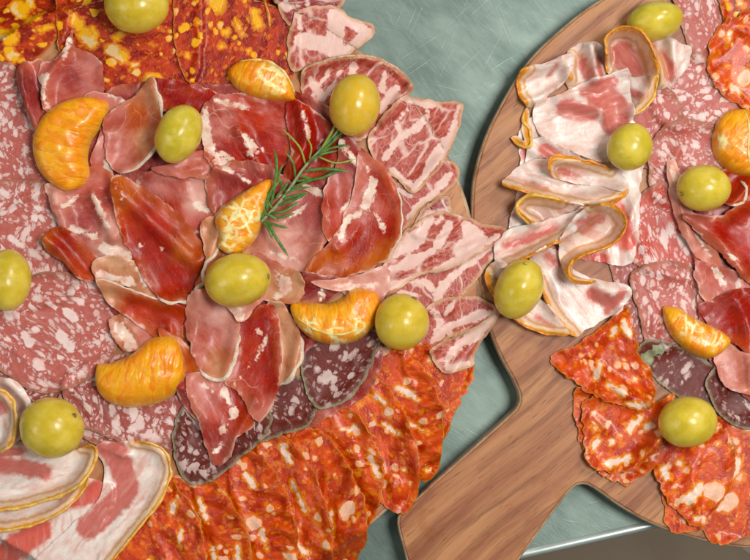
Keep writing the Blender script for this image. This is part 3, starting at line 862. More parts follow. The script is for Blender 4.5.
# coppa along the right rim
S('coppa', 'coppa slice at the very top of the left board, mostly cut off by the frame', [(256,-40),(338,-40),(346,-6),(334,12),(300,30),(286,26),(274,0)], fat=[(3,[(275,4),(290,12),(305,2)]),(3,[(290,-10),(285,10)]),(2,[(306,-10),(308,6)])], tone='m', stiff=24)
S('coppa', 'coppa slice with an oval red muscle in white fat, overhanging the rim at the top', [(292,24),(302,8),(332,3),(352,14),(374,22),(371,34),(360,44),(345,58),(315,66),(292,70),(288,46)], stiff=24,
  fat=[(9,[(336,14),(334,50)]),(8,[(334,46),(302,40)]),(6,[(342,14),(366,28)]),(7,[(366,30),(352,50)]),(8,[(334,52),(352,54)]),(3,[(298,12),(300,28)])], tone='c')
S('coppa', 'coppa slice folded behind the upper right grape with streaks fanning from its crease', [(302,72),(318,64),(345,57),(372,57),(392,65),(413,84),(408,96),(396,112),(382,124),(360,140),(330,142),(312,132),(304,108)], stiff=24, ang=-35,
  fat=[(2,[(310,100),(330,70)]),(2,[(318,108),(340,72)]),(4,[(354,66),(350,84)]),(4,[(310,78),(322,100),(320,128)]),(4,[(396,88),(380,110)]),(3,[(385,72),(382,90)])],
  lift=[([(304,74),(345,58),(385,64),(411,86)],4,6),([(411,86),(384,120)],2.5,6)], lips=[([(303,76),(322,66),(345,58),(370,59),(388,68),(400,78),(412,86)],1.5,'casing_coppa')])
S('coppa', 'narrow coppa slice under the big pointed one on the right, tan rim facing out', [(380,190),(412,180),(440,160),(458,167),(457,182),(440,196),(420,208),(400,236),(385,238)], fat=[(4,[(452,172),(436,190),(405,220)]),(2.5,[(398,190),(410,196)])], stiff=20)
S('coppa', 'small coppa corner showing between the wooden rim and the long lower slice', [(420,212),(445,196),(452,210),(458,224),(440,235),(415,236)], tone='m', fat=[(2,[(430,215),(448,212)])], stiff=20)
S('coppa', 'big pointed coppa slice overhanging the rim with a pale tan right side', [(368,140),(382,118),(398,100),(410,96),(436,99),(463,101),(462,116),(455,140),(442,164),(428,180),(413,193),(398,180),(378,166)], ang=-50, stiff=24,
  fat=[(4,[(402,97),(426,102),(438,99)]),(3.5,[(428,103),(425,120),(398,140),(384,160)]),(5,[(460,104),(452,134),(434,160),(414,190)]),(2,[(410,108),(398,122),(402,134)]),(3,[(414,188),(392,170)])], lift=[([(463,101),(455,140),(413,193)],1.2,8)])
S('coppa', 'coppa slice tucked beneath the long one, stretching toward the other board', [(372,290),(395,278),(430,262),(470,245),(504,232),(503,246),(490,262),(480,276),(462,296),(445,314),(425,310),(400,302)], stiff=22, fat=[(4,[(500,238),(470,262),(440,290),(442,310)]),(3,[(405,280),(430,286),(436,308)]),(2.5,[(400,292),(420,296)])])
S('coppa', 'long coppa slice with a broad white fat band, reaching the other board', [(330,282),(352,272),(380,268),(400,238),(418,222),(440,212),(468,218),(484,224),(504,228),(506,238),(482,252),(452,268),(418,276),(398,290),(378,297),(350,296)], stiff=24, ang=-15,
  fat=[(7,[(430,220),(420,235),(408,244),(392,256)]),(8,[(462,222),(474,240),(460,250),(486,238)]),(5,[(434,250),(410,262),(385,272)]),(4,[(500,234),(450,264),(400,284),(350,290)]),(5,[(448,226),(438,244)]),(3,[(436,224),(442,218)])], lift=[([(390,290),(450,268),(500,236)],1.5,6)])
S('coppa', 'coppa slice beside the lower right grape, its tip near the paddle board', [(418,325),(428,306),(448,298),(462,296),(480,298),(499,310),(495,318),(474,330),(452,336),(432,350),(412,344)], stiff=20, fat=[(4,[(496,311),(470,318),(446,330),(430,344)]),(3,[(432,312),(440,322),(434,334)]),(2,[(455,300),(446,314)])], lift=[([(497,312),(430,348)],1.5,6)])
# chorizo fan along the bottom, right to left
S('chorizo', 'small folded chorizo slice at the right end of the fan below the coppa', [(405,345),(424,346),(446,350),(464,358),(474,368),(470,386),(462,398),(452,420),(446,434),(436,440),(420,400),(404,368)], fat=[(5,[(416,386),(424,376)]),(3,[(436,354),(430,362)])], stiff=18)
S('coppa', 'coppa slice with a white lobe at its end, lowest by the right rim', [(430,352),(442,342),(470,330),(499,311),(493,326),(480,344),(474,358),(472,366),(450,373),(440,370)], stiff=18, fat=[(5,[(494,318),(476,334),(450,352)]),(4.5,[(450,368),(468,364)]),(3,[(460,342),(448,360)])], lift=[([(496,316),(452,372)],1.5,6)])
S('chorizo', 'tall chorizo slice with a pointed foot at the right end of the fan', [(352,362),(374,350),(392,346),(416,360),(432,380),(441,400),(442,425),(441,450),(438,472),(428,482),(416,474),(404,440),(380,400)], fat=[(4,[(398,388),(414,396)]),(4,[(392,404),(400,412)]),(3.5,[(427,472)]),(2,[(410,424),(428,432)])], tilt=(9,0), el=1.6, lips=())
S('chorizo', 'second chorizo slice of the fan from the right, next to the wooden rim', [(330,400),(352,384),(374,378),(392,392),(408,420),(416,446),(419,470),(416,494),(404,513),(388,508),(368,490),(352,450),(334,424)], fat=[(3.5,[(376,396),(384,402)]),(3.5,[(360,404)]),(3,[(404,470)]),(3,[(385,425),(398,434)])], tilt=(9,0), el=1.6)
S('chorizo', 'chorizo slice with a long rounded right side, third of the fan from the right', [(290,420),(318,408),(340,406),(358,416),(372,436),(381,458),(383,484),(377,508),(362,532),(340,530),(312,500),(292,460)], fat=[(4,[(350,430),(354,428)]),(4,[(370,455),(378,475)]),(3,[(358,472)])], tilt=(9,0), el=1.6)
# purplish ham under the dark salami
S('ham', 'flat purplish slice between the dark salami and the chorizo fan', [(284,438),(310,414),(345,390),(368,362),(382,344),(378,375),(360,400),(332,414),(300,436)], tone='m', stiff=14)
S('chorizo', 'chorizo slice with a narrow curved edge, fourth of the fan from the right', [(262,436),(290,424),(318,430),(340,452),(356,478),(366,510),(366,540),(352,570),(320,590),(288,540),(262,480)], fat=[(3.5,[(280,442),(288,462)]),(4,[(300,495),(302,500)]),(4,[(314,520)]),(3,[(332,512),(330,540)])], tilt=(9,0), el=1.6)
S('chorizo', 'chorizo slice in the middle of the fan crossed by a pale fat streak', [(232,452),(262,436),(286,438),(308,462),(322,492),(332,530),(330,570),(312,605),(280,600),(250,540),(232,490)], fat=[(4,[(282,446),(290,462)]),(3.5,[(292,482),(306,512)]),(4,[(296,545),(306,552)]),(3,[(268,520),(274,540)])], tilt=(9,0), el=1.6)
S('chorizo', 'chorizo slice of the fan just below the leftmost dark salami', [(196,470),(224,462),(250,452),(272,468),(290,500),(298,540),(292,590),(262,605),(225,560),(200,510)], fat=[(4,[(246,476),(254,486)]),(5,[(222,496),(228,510)]),(4,[(226,526),(228,550)]),(3,[(262,530),(266,548)])], tilt=(9,0), el=1.6)
S('chorizo', 'chorizo slice of the fan to the right of the broad bacon slice', [(160,486),(186,472),(212,478),(236,506),(252,545),(246,600),(200,605),(165,560),(150,520)], fat=[(4,[(200,500),(206,518)]),(5,[(228,490)]),(3.5,[(238,545),(240,560)]),(3.5,[(214,548),(214,572)])], tilt=(9,0), el=1.6)
S('chorizo', 'leftmost chorizo slice of the fan, half under the broad bacon slice', [(120,520),(140,496),(166,482),(190,500),(205,535),(202,590),(160,610),(100,600),(100,560)], fat=[(3.5,[(176,500),(172,512)]),(3,[(182,530),(180,545)]),(3,[(150,560)])], tone='x', tilt=(9,0), el=1.6)
# dark salami
S('dark', 'dark salami slice lying under the red ham between the other two dark ones', [(246,432),(258,405),(280,382),(300,376),(316,392),(316,410),(306,426),(282,434),(262,440)], fat=[(3,[(262,428),(268,432)])], stiff=16)
S('dark', 'dark purple salami slice right under the crescent mandarin beside the right grape', [(306,342),(330,332),(362,328),(382,334),(377,350),(368,372),(352,396),(338,404),(324,408),(313,404),(304,384),(302,360)], fat=[(4,[(328,374),(334,380)]),(3.5,[(334,388)]),(2.5,[(356,350),(350,358)])], stiff=18)
S('dark', 'leftmost dark salami slice with big white fat flecks above the chorizo fan', [(174,428),(182,410),(198,398),(240,392),(268,408),(268,432),(240,458),(219,476),(198,484),(181,474),(174,450)], fat=[(3,[(188,408),(200,428)]),(3.5,[(212,459)]),(3,[(190,470),(194,466)]),(2.6,[(183,448)]),(2.5,[(190,415)])], stiff=18)
# pancetta in the lower left corner
S('pancetta', 'pale bacon slice in the bottom left corner, partly under the two others', [(-45,500),(0,494),(50,480),(96,478),(112,500),(84,560),(50,610),(-45,610)], tone='z', fat=[(12,[(30,520),(60,500),(100,490)]),(14,[(0,560),(40,530)])], stiff=20, lips=[])
S('pancetta', 'large bacon slice with a pink oval centre and yellow rind, bottom left', [(96,446),(129,441),(154,443),(168,454),(171,476),(161,500),(141,526),(112,562),(86,604),(10,606),(30,566),(70,527),(98,500),(104,468)], ang=-50, stiff=22,
  fat=[(13,[(116,452),(122,470),(126,490),(108,510),(88,528)]),(8,[(104,450),(118,448)])], lips=[([(136,441),(156,444),(168,454),(171,476),(161,500),(141,526),(112,562)],1.6,'rind_y')], lift=[([(150,442),(170,470),(141,526),(112,562)],2,8)])
S('pancetta', 'lower of two stacked bacon strips at the left edge, pale with a thin rind', [(-45,490),(0,490),(50,470),(90,458),(90,478),(76,500),(50,518),(15,528),(-45,530)], ang=-20, stiff=18, fat=[(2,[(60,500),(80,485)])], lips=[([(92,470),(76,500),(50,518),(15,528),(-20,530)],1.4,'rind_y')], lift=[([(90,476),(50,518),(0,530)],2.5,8)])
S('pancetta', 'upper of two stacked bacon strips at the left edge with a bright yellow rind', [(-45,440),(20,441),(45,458),(70,452),(90,445),(99,450),(92,472),(75,488),(48,499),(15,507),(-45,510)], ang=-15, stiff=18, fat=[(9,[(-20,462),(10,466),(30,470),(44,472)]),(6,[(-20,450),(20,452)])],
  lips=[([(82,446),(98,449),(92,472),(76,488),(48,499),(15,507),(-20,509)],1.9,'rind_y')], lift=[([(98,452),(75,488),(15,507),(-20,510)],4,9)])
S('pancetta', 'upright bacon slice beside the lower left grape, outer white layer', [(-45,378),(8,378),(26,390),(32,408),(27,430),(10,446),(-45,450)], stiff=18, fat=[(-3,[(0,400)])], lift=[([(8,380),(30,405),(22,436)],3,8)])
S('pancetta', 'curled bacon piece cut by the left edge with an orange rind facing the grape', [(-45,386),(-2,388),(13,397),(18,412),(17,434),(8,448),(-45,462)], ang=70, stiff=18, fat=[(8,[(-10,402),(2,408)])], lips=[([(-20,387),(0,388),(13,398),(18,414),(16,436),(6,450),(-20,458)],1.7,'rind_y')], lift=[([(0,388),(18,414),(8,450)],4,7)])
# ham pile, lowest first
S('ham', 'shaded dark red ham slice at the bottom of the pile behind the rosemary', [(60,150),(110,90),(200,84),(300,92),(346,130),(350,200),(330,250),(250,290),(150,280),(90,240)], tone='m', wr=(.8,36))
S('ham', 'maroon ham slice at the bottom of the pile above the dark salami', [(108,300),(180,286),(260,290),(320,300),(322,330),(290,372),(262,400),(200,400),(150,350)], tone='m', wr=(.8,36))
S('ham', 'small pink and white ham scrap left of the lower left mandarin tip', [(110,322),(124,312),(150,312),(170,328),(168,350),(142,350),(120,348)], tone=[(120,330,'t'),(150,320,'l'),(160,335,'p')], fat=[(6,[(118,326),(126,338),(132,348)])])
S('ham', 'dark red crumpled ham above the coarse chorizo edge, behind the second grape', [(148,82),(160,78),(205,88),(222,96),(240,96),(236,108),(205,116),(196,130),(170,112),(156,110)], tone='r')
S('ham', 'narrow rolled ham edge hugging the left mandarin from behind', [(17,76),(24,62),(42,60),(44,78),(42,96),(46,118),(40,132),(32,124),(26,104)], tone=[(24,80,'d'),(36,110,'m'),(38,66,'k')], ang=80, lift=[([(22,70),(28,100),(38,128)],4,7)])
S('ham', 'mauve ham slice folded at the upper left between salami and chorizo', [(40,66),(58,58),(66,44),(72,32),(76,46),(92,54),(102,66),(104,84),(102,96),(80,100),(60,116),(46,112),(42,92)], tone=[(70,75,'m'),(90,70,'p'),(60,60,'k'),(55,95,'p')], ang=-20, fat=[(3,[(62,64),(44,82),(50,110)]),(2,[(70,40),(66,56)])], lift=[([(45,110),(48,80),(66,56)],2.5,6)])
S('ham', 'pale pink ham flap between the left mandarin and the tan curled slice', [(84,100),(98,92),(114,96),(128,102),(124,118),(112,128),(110,150),(112,172),(98,176),(90,160),(100,130)], tone='p', fat=[(4,[(104,160),(110,172)]),(2,[(110,94),(124,102)])])
S('ham', 'pink ham gathered below the left mandarin with a dark hollow in it', [(46,188),(60,182),(88,168),(112,172),(118,200),(122,232),(138,262),(118,262),(96,262),(78,250),(62,228)], tone=[(56,205,'l'),(90,190,'p'),(85,222,'m'),(110,240,'l'),(110,190,'k')], fat=[(7,[(104,248),(126,258)]),(4,[(72,230),(96,236)]),(2.5,[(94,196),(108,226)]),(2,[(66,205),(78,196)])], lift=[([(94,194),(114,238)],3,7),([(56,195),(66,225)],2.5,8),([(112,176),(122,230)],2,6)], wr=(1.2,22))
S('ham', 'dark brick-red ham strip curled at its left end, above the round pale salami', [(42,240),(52,230),(62,226),(82,240),(96,256),(112,264),(136,266),(144,286),(120,284),(100,282),(84,281),(66,264),(50,254)], tone=[(60,245,'r'),(90,262,'R'),(120,272,'t'),(48,242,'o')], ang=35, lift=[([(46,238),(60,250),(80,276)],3,6)], fat=[(3,[(96,274),(120,268)])])
S('ham', 'ham slice with torn cream fat patches, just above the brown strip', [(92,262),(112,256),(136,262),(150,280),(160,298),(140,292),(118,284),(100,284)], tone='t', fat=[(5,[(100,274),(130,282)]),(3,[(138,270),(146,284)])])
S('ham', 'smooth tan-brown ham strip running down to the lower left mandarin', [(96,280),(106,280),(132,290),(160,300),(184,304),(194,314),(194,340),(196,376),(184,362),(176,348),(156,338),(128,318),(110,304)], tone=[(110,290,'t'),(140,305,'R'),(175,320,'R'),(188,345,'o')], ang=25, lift=[([(98,282),(140,294),(186,308)],2,7)], wr=(.5,40), lips=[([(98,280),(130,289),(160,299)],1.0,'fat_edge')])
S('ham', 'orange-red ham tongue touching the right end of the lower left mandarin', [(160,330),(176,336),(190,350),(198,372),(192,392),(176,376),(166,352)], tone='o', ang=60)
S('ham', 'pink ham slice at the upper middle left of the open-cut mandarin', [(118,178),(132,168),(148,172),(168,164),(182,170),(200,166),(214,182),(216,214),(212,248),(196,244),(170,232),(140,212),(124,196)], tone=[(165,185,'p'),(195,200,'l'),(150,200,'m'),(200,230,'k'),(170,215,'R')], fat=[(3.5,[(136,186),(142,178)]),(3,[(164,212),(178,226),(198,232)]),(4,[(196,204),(208,210)])], lift=[([(148,172),(200,168)],1.5,7)], wr=(.9,34))
S('ham', 'long brown-red ham slice folded over itself with a cream lower hem', [(113,176),(130,180),(150,192),(176,212),(196,234),(206,256),(207,280),(197,296),(180,302),(162,300),(148,286),(135,260),(121,232),(114,204)], tone=[(120,195,'o'),(140,220,'R'),(160,250,'r'),(176,275,'r'),(185,250,'o'),(150,230,'r')], ang=60, fat=[(2,[(116,180),(126,196),(118,202)]),(1.5,[(136,246),(150,244),(165,250)])], lips=[([(156,296),(166,302),(180,302),(197,295),(207,276)],1.7,'fat_edge')], lift=[([(120,190),(150,222),(196,262)],2.5,9),([(160,300),(190,296)],1.5,7)], wr=(.6,40))
S('ham', 'dusky rose ham slice behind the grape right of the tan curled slice', [(150,168),(170,164),(196,150),(214,160),(214,176),(190,178),(168,176)], tone='p')
S('ham', 'red ham slice with a white inner edge just left of the rosemary tip', [(204,104),(216,96),(240,93),(268,98),(304,103),(306,116),(298,140),(286,164),(268,178),(240,170),(216,172),(204,150),(200,124)], tone=[(225,120,'p'),(250,115,'R'),(280,120,'k'),(270,150,'r'),(230,160,'r')], ang=20, fat=[(5,[(206,108),(206,136),(218,160),(226,164)]),(3,[(236,128),(252,146),(248,156),(262,150)]),(2,[(216,100),(246,108)]),(2.5,[(222,152),(234,160)])], lift=[([(240,132),(262,170)],2.5,7)], wr=(.8,30))
S('ham', 'thin mauve ham slice crossing left of the rosemary stem', [(206,180),(226,164),(250,160),(280,172),(294,190),(276,206),(244,204),(214,214)], tone='m', fat=[(2,[(222,166),(250,182)])], lift=[([(216,168),(280,196)],2,6)])
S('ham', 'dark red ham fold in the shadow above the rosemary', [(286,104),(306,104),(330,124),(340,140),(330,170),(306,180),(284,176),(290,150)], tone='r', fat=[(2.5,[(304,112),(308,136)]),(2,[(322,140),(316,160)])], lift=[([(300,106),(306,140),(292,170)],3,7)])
S('ham', 'flesh-pink ham slice beneath the rosemary needles in the centre', [(220,236),(244,216),(280,196),(306,184),(326,196),(332,226),(322,248),(306,276),(300,296),(280,284),(262,262),(240,252)], tone=[(250,230,'p'),(290,240,'l'),(315,215,'m'),(290,275,'l'),(240,245,'t')], ang=-30, fat=[(4,[(304,186),(322,194)]),(2,[(284,222),(306,204)]),(1.5,[(268,250),(300,262)])], lift=[([(306,278),(322,240),(328,200)],2,7)], wr=(.7,36))
S('ham', 'pink and white ham slice between the rosemary and the glossy orange-red slice', [(324,190),(336,166),(340,140),(350,138),(366,152),(378,176),(374,206),(360,226),(344,248),(330,246),(322,222)], tone=[(345,160,'m'),(360,190,'p'),(335,215,'k'),(350,230,'R')], ang=70, fat=[(4,[(340,140),(352,156),(366,172)]),(4.5,[(366,176),(356,200),(340,212)]),(2,[(348,214),(342,240)])], lift=[([(340,142),(360,170)],2,6)])
S('ham', 'large glossy orange-red ham slice on the right of the rosemary', [(360,150),(376,160),(392,176),(401,204),(400,234),(388,258),(366,272),(336,278),(305,281),(308,264),(322,250),(334,236),(344,216),(352,196),(356,172)], tone=[(358,200,'p'),(344,235,'k'),(364,165,'p'),(385,180,'R'),(385,230,'r'),(360,245,'r'),(330,265,'o'),(390,250,'o'),(375,260,'o')], ang=-70, fat=[(3.5,[(366,166),(372,186),(362,210),(346,222),(340,240)]),(2.2,[(366,204),(376,216),(384,232)])], lift=[([(376,160),(401,210),(388,258)],1.6,9)], wr=(.5,44), lips=[([(396,186),(402,214),(398,240),(386,260)],.9,'fat_edge')])
S('ham', 'dull purple ham sliver over the crescent mandarin', [(284,280),(300,272),(320,274),(345,282),(340,294),(322,303),(300,304),(286,296)], tone='d', ang=5, fat=[(1.5,[(322,284),(322,300)])])
S('ham', 'pale flesh ham strip under the glossy slice, reaching toward the right grape', [(312,282),(336,279),(360,274),(384,266),(390,282),(384,298),(378,302),(358,292),(330,290)], tone='l', ang=-8, fat=[(3,[(340,286),(378,284)])])
S('ham', 'tan translucent ham right of the central grape ending in a cream corner', [(256,252),(276,262),(300,274),(304,292),(290,304),(264,300),(246,292),(244,270)], tone=[(262,265,'p'),(290,280,'t'),(270,290,'t')], fat=[(5,[(276,272),(286,286),(276,298)])], ang=30)
S('ham', 'tan ham slice behind the central grape with a curled white hem', [(200,226),(214,216),(230,222),(238,250),(230,280),(210,296),(198,300),(196,284),(206,262)], tone=[(212,240,'t'),(222,270,'o')], ang=80, lips=[([(216,226),(220,240),(212,262),(206,280),(196,298)],2.1,'fat_edge')], lift=[([(218,230),(208,270),(198,296)],2.5,7)])
S('ham', 'amber translucent ham slice with a thick cream hem beside the broad red slice', [(266,306),(280,302),(292,316),(301,336),(300,360),(290,378),(278,384),(274,350)], tone='t', ang=80, lips=[([(300,336),(301,358),(292,376),(280,383)],2.4,'fat_edge')], lift=[([(300,336),(292,376)],2,7)], wr=(.4,30))
S('ham', 'dark pink ham folds just below the lower left mandarin segment', [(176,384),(188,372),(206,384),(222,400),(228,424),(212,428),(196,420),(182,404)], tone=[(190,400,'m'),(210,410,'k')], fat=[(2,[(186,392),(200,402)])], lift=[([(184,388),(206,418)],2.5,6)])
S('ham', 'pinkish drooping ham slice whose tip lies over the leftmost dark salami', [(190,372),(206,374),(226,382),(240,388),(254,392),(262,410),(250,430),(236,438),(230,456),(214,466),(206,448),(198,420),(188,394)], tone=[(205,395,'p'),(225,420,'k'),(215,445,'m'),(245,410,'R')], ang=65, fat=[(3.5,[(236,404),(230,420),(220,432)]),(3,[(202,384),(212,392)]),(3,[(224,392),(230,404)]),(2.5,[(214,452),(222,446)])], lift=[([(232,456),(240,430),(258,400)],2,6)], wr=(.7,34))
S('ham', 'broad blood-red ham slice hanging down from the central grape', [(236,326),(250,312),(262,304),(274,308),(280,326),(282,352),(280,380),(274,404),(262,420),(250,414),(244,400),(238,392),(226,384),(232,360)], tone=[(262,330,'r'),(268,370,'r'),(245,380,'k'),(255,350,'R'),(262,410,'p')], ang=-65, fat=[(1.4,[(272,318),(262,350),(244,372),(236,384)]),(1,[(266,340),(258,330)])], lift=[([(280,326),(281,380),(264,420)],1.5,8)], wr=(.5,44))
S('ham', 'salmon ham slice folded into a tongue with a white hem left of the blood-red one', [(188,300),(200,288),(214,290),(230,304),(239,322),(239,342),(232,366),(226,378),(214,380),(200,370),(192,352),(186,328)], tone=[(205,310,'l'),(215,335,'p'),(215,360,'t'),(200,350,'p'),(225,320,'l')], ang=50, lips=[([(238,334),(238,352),(232,368),(222,379),(210,378),(198,368)],2.3,'fat_edge')], lift=[([(238,330),(228,376)],2.2,9),([(200,292),(196,340)],1.6,10)], wr=(.5,40))
S('ham', 'small cream and pink ham triangle poking out beneath the central grape', [(216,292),(236,300),(256,300),(268,294),(252,312),(240,324),(230,312)], tone='l', fat=[(6,[(222,298),(238,316)])])
S('ham', 'tan translucent ham slice curled round the second grape with a white hem', [(106,116),(122,104),(138,94),(153,78),(159,94),(164,118),(163,134),(152,154),(138,168),(124,174),(112,168),(105,150),(104,134)], tone=[(150,95,'t'),(135,115,'o'),(120,115,'p'),(145,140,'t'),(120,155,'p')], ang=-55, wr=(.4,40),
  lips=[([(154,80),(160,96),(165,118),(163,136),(152,155),(138,168),(124,174)],2.0,'fat_edge')], lift=[([(153,78),(165,120),(150,156),(126,172)],3.5,9),([(108,120),(148,90)],1.5,8)])

# ================================================================== RIGHT BOARD
S('salami', 'pale salami slice edge furthest left in the right board row, above the folded chorizo', [(606,244),(620,222),(636,226),(648,262),(656,320),(652,346),(634,348),(620,318),(612,275)], ang=80, tone='y', stiff=18)
S('salami', 'pale salami slice running off the top of the frame beside the upper grape', [(664,-40),(708,-40),(720,-10),(724,22),(716,48),(702,62),(688,46),(680,18)], ang=60, stiff=18)
S('salami', 'pale salami slice beside the topmost chorizo on the right board', [(652,100),(668,66),(698,52),(716,76),(744,104),(730,128),(694,128),(664,124)], ang=-30, stiff=18)
S('salami', 'pale salami slice half hidden by the grape in the bacon, right of it', [(628,130),(640,104),(652,88),(672,92),(684,120),(676,158),(650,168),(634,160)], ang=50, stiff=18)
S('salami', 'pale salami slice directly above the right board middle grape', [(648,166),(652,140),(668,124),(688,120),(710,128),(722,150),(718,192),(684,206),(654,196)], ang=10, stiff=18)
S('salami', 'long pale salami slice with a pointed top, middle of the right board row', [(634,264),(626,238),(632,208),(646,190),(664,182),(678,200),(688,225),(698,255),(694,278),(664,276)], ang=70, tone='z', stiff=18, el=1.4)
S('salami', 'pale salami slice behind the mandarin segment, lowest in the right board row', [(630,278),(648,264),(680,262),(697,275),(704,300),(696,330),(676,346),(650,348),(638,310)], ang=60, stiff=18, el=1.4)
S('vent', 'chorizo slice in the top right corner of the photo', [(718,-45),(790,-45),(790,30),(742,34),(722,14)], stiff=18, fat=[(4,[(742,4)]),(3,[(726,-2),(728,8)])])
S('chorizo', 'round glossy chorizo slice cut by the right edge near the top', [(708,54),(714,32),(734,16),(790,8),(790,116),(744,108),(722,94),(710,76)], stiff=18, fat=[(4,[(733,88),(738,92)]),(3,[(730,34),(726,40)]),(3,[(726,66)])], el=1.6)
# dark ones
S('dark', 'dark salami slice with a grey-green mouldy end below the right mandarin', [(637,356),(645,340),(668,342),(704,360),(724,374),(720,402),(692,402),(668,390),(652,374)], stiff=14, fat=[(2.5,[(690,364),(684,372)])], el=1.4, lips=[([(650,366),(646,356),(651,350),(664,349)],6.5,'mould')])
S('chorizo', 'chorizo layer at the lower right beneath the grape and the cut-off slice', [(690,424),(738,418),(790,424),(790,538),(746,536),(716,544),(698,518),(690,470)], stiff=18, fat=[(6,[(738,462),(732,474)]),(4,[(724,450)]),(4,[(748,430)])], el=1.6)
S('chorizo', 'thin dark chorizo layer showing below the leaning slice near the board edge', [(664,478),(690,496),(704,524),(684,532),(668,528)], stiff=18)
S('chorizo', 'chorizo slice leaning under the lower right grape, large white specks', [(650,456),(662,442),(690,440),(716,424),(732,440),(734,474),(716,508),(696,526),(672,506),(660,486)], stiff=18, fat=[(5,[(664,470),(666,476)]),(6,[(688,500),(700,488)]),(4,[(697,518)]),(4,[(680,464)]),(3,[(718,444)])], el=1.6, ang=-45)
S('dark', 'dark salami slice cut by the right edge with a fine marbling', [(706,384),(716,366),(744,364),(790,372),(790,428),(738,426),(718,412)], stiff=14, el=1.4)
S('chorizo', 'lowest layer of the folded chorizo, its orange hem toward the grape', [(574,392),(592,390),(650,410),(668,424),(656,458),(640,476),(624,484),(602,474),(584,448),(576,425)], stiff=12, el=1.6)
S('chorizo', 'folded chorizo slice pointing down with pale fat pieces on its lower half', [(584,402),(608,394),(650,404),(672,394),(668,420),(652,452),(626,470),(602,470),(587,462),(584,430)], stiff=12, el=1.8, fat=[(4,[(594,448),(598,440)]),(4,[(612,442)]),(4.5,[(608,464),(628,458)]),(4,[(646,426)]),(4,[(630,430),(640,418)]),(3,[(594,428)])], lift=[([(672,396),(655,440),(626,470)],3,8)])
S('chorizo', 'upper folded chorizo slice with two pointed corners beside the bacon', [(550,357),(574,346),(604,324),(624,306),(632,322),(638,352),(652,374),(654,395),(648,410),(626,406),(605,401),(586,390),(564,374)], stiff=12, el=1.8, fat=[(3.5,[(612,336),(616,328)]),(4,[(596,378),(600,366)]),(4,[(624,322),(628,334)]),(3.5,[(608,384),(622,392)]),(4,[(628,404),(644,406)]),(3,[(636,378)])], lift=[([(600,372),(624,392),(650,400)],3,7),([(564,372),(600,340),(624,310)],2,9)], ang=60, wr=(1.1,24))
# ham on the right board
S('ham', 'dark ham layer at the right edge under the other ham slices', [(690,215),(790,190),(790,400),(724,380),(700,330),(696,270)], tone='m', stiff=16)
S('ham', 'pale pink ham strip hanging down left of the right board middle grape', [(667,168),(674,158),(682,180),(688,204),(704,226),(722,262),(714,268),(696,256),(682,234),(672,206)], tone='l', ang=60, fat=[(4,[(672,168),(680,196)]),(2,[(694,232),(710,254)])], lift=[([(670,170),(690,240)],2,6)], stiff=14)
S('ham', 'pink ham with folds just under the long salami, right edge', [(694,262),(716,266),(744,272),(790,276),(790,316),(744,312),(718,306),(700,296)], tone='p', fat=[(3,[(712,268),(724,284)]),(3,[(738,278),(738,300)])], stiff=14, wr=(1.1,20))
S('ham', 'large crimson ham slice swept to the right edge under the middle grape', [(680,216),(694,214),(716,216),(740,204),(760,190),(790,188),(790,296),(752,284),(734,270),(718,252),(700,238)], tone=[(700,222,'m'),(720,225,'r'),(745,215,'R'),(750,250,'r'),(735,255,'k')], ang=25, lift=[([(682,218),(716,236),(740,270)],3,8),([(716,218),(760,196)],2,8)], fat=[(2,[(724,250),(736,262)])], stiff=14, wr=(.9,26))
S('ham', 'glossy crimson ham flap right of the right board mandarin', [(698,306),(716,298),(732,290),(760,290),(790,310),(790,372),(752,396),(748,366),(742,350),(730,342),(716,336),(706,322)], tone=[(715,312,'m'),(740,320,'r'),(750,350,'R')], ang=-40, lift=[([(730,292),(748,330),(750,380)],2.5,8)], stiff=14, wr=(.8,28))
S('ham', 'soft pink ham end resting above the cut-off dark salami', [(714,352),(728,344),(742,352),(760,360),(790,366),(790,392),(744,394),(722,382)], tone='l', stiff=14)
S('ham', 'ham slice behind the right edge mandarin with a standing white hem', [(712,172),(728,168),(742,160),(760,150),(790,150),(790,200),(750,200),(728,206),(716,196)], tone='R', lips=[([(730,206),(738,200),(745,190),(740,180)],2,'fat_edge')], lift=[([(730,206),(746,186)],3,6)], stiff=14)
# curled pancetta
S('pancetta', 'pink and white bacon layer beneath the curls next to the board middle', [(520,130),(545,112),(600,110),(640,130),(640,190),(632,260),(600,262),(540,250),(508,240),(520,180)], tone='z', fat=[(12,[(530,200),(600,195),(625,240)]),(12,[(530,150),(620,140)]),(10,[(540,235),(600,262)])], stiff=14)
S('pancetta', 'bacon piece standing left of the loop with pink folds', [(566,54),(578,44),(598,42),(608,52),(606,72),(592,86),(572,90),(562,72)], fat=[(6,[(578,56),(588,74)]),(5,[(598,60),(600,74)])], lift=[([(568,58),(570,78)],4,5),([(590,48),(596,80)],5,6)], lips=[([(571,56),(568,66),(570,80)],1.05,'rind')], stiff=12)
S('pancetta', 'white bacon curl nearest the upper left of the right board rim', [(517,84),(524,68),(544,64),(558,58),(572,54),(573,64),(566,78),(550,94),(534,106),(524,104)], fat=[(3,[(556,66),(548,76)])], lift=[([(524,70),(560,60)],4,8),([(534,90),(560,74)],-3,6),([(524,102),(556,88)],3,6)], lips=[([(527,68),(519,76),(519,90),(526,104)],1.05,'rind')], stiff=12, wr=(1.2,22))
S('pancetta', 'crumpled bacon under the uppermost grape of the right board', [(630,34),(646,28),(664,34),(680,42),(692,48),(688,66),(676,80),(660,90),(648,80),(640,60)], fat=[(8,[(660,56),(668,74)]),(4,[(645,40),(656,44)])], lift=[([(634,38),(656,60),(662,84)],4,6),([(672,44),(674,76)],4,6)], lips=[([(650,50),(656,66),(655,84)],1.05,'rind_y')], stiff=12)
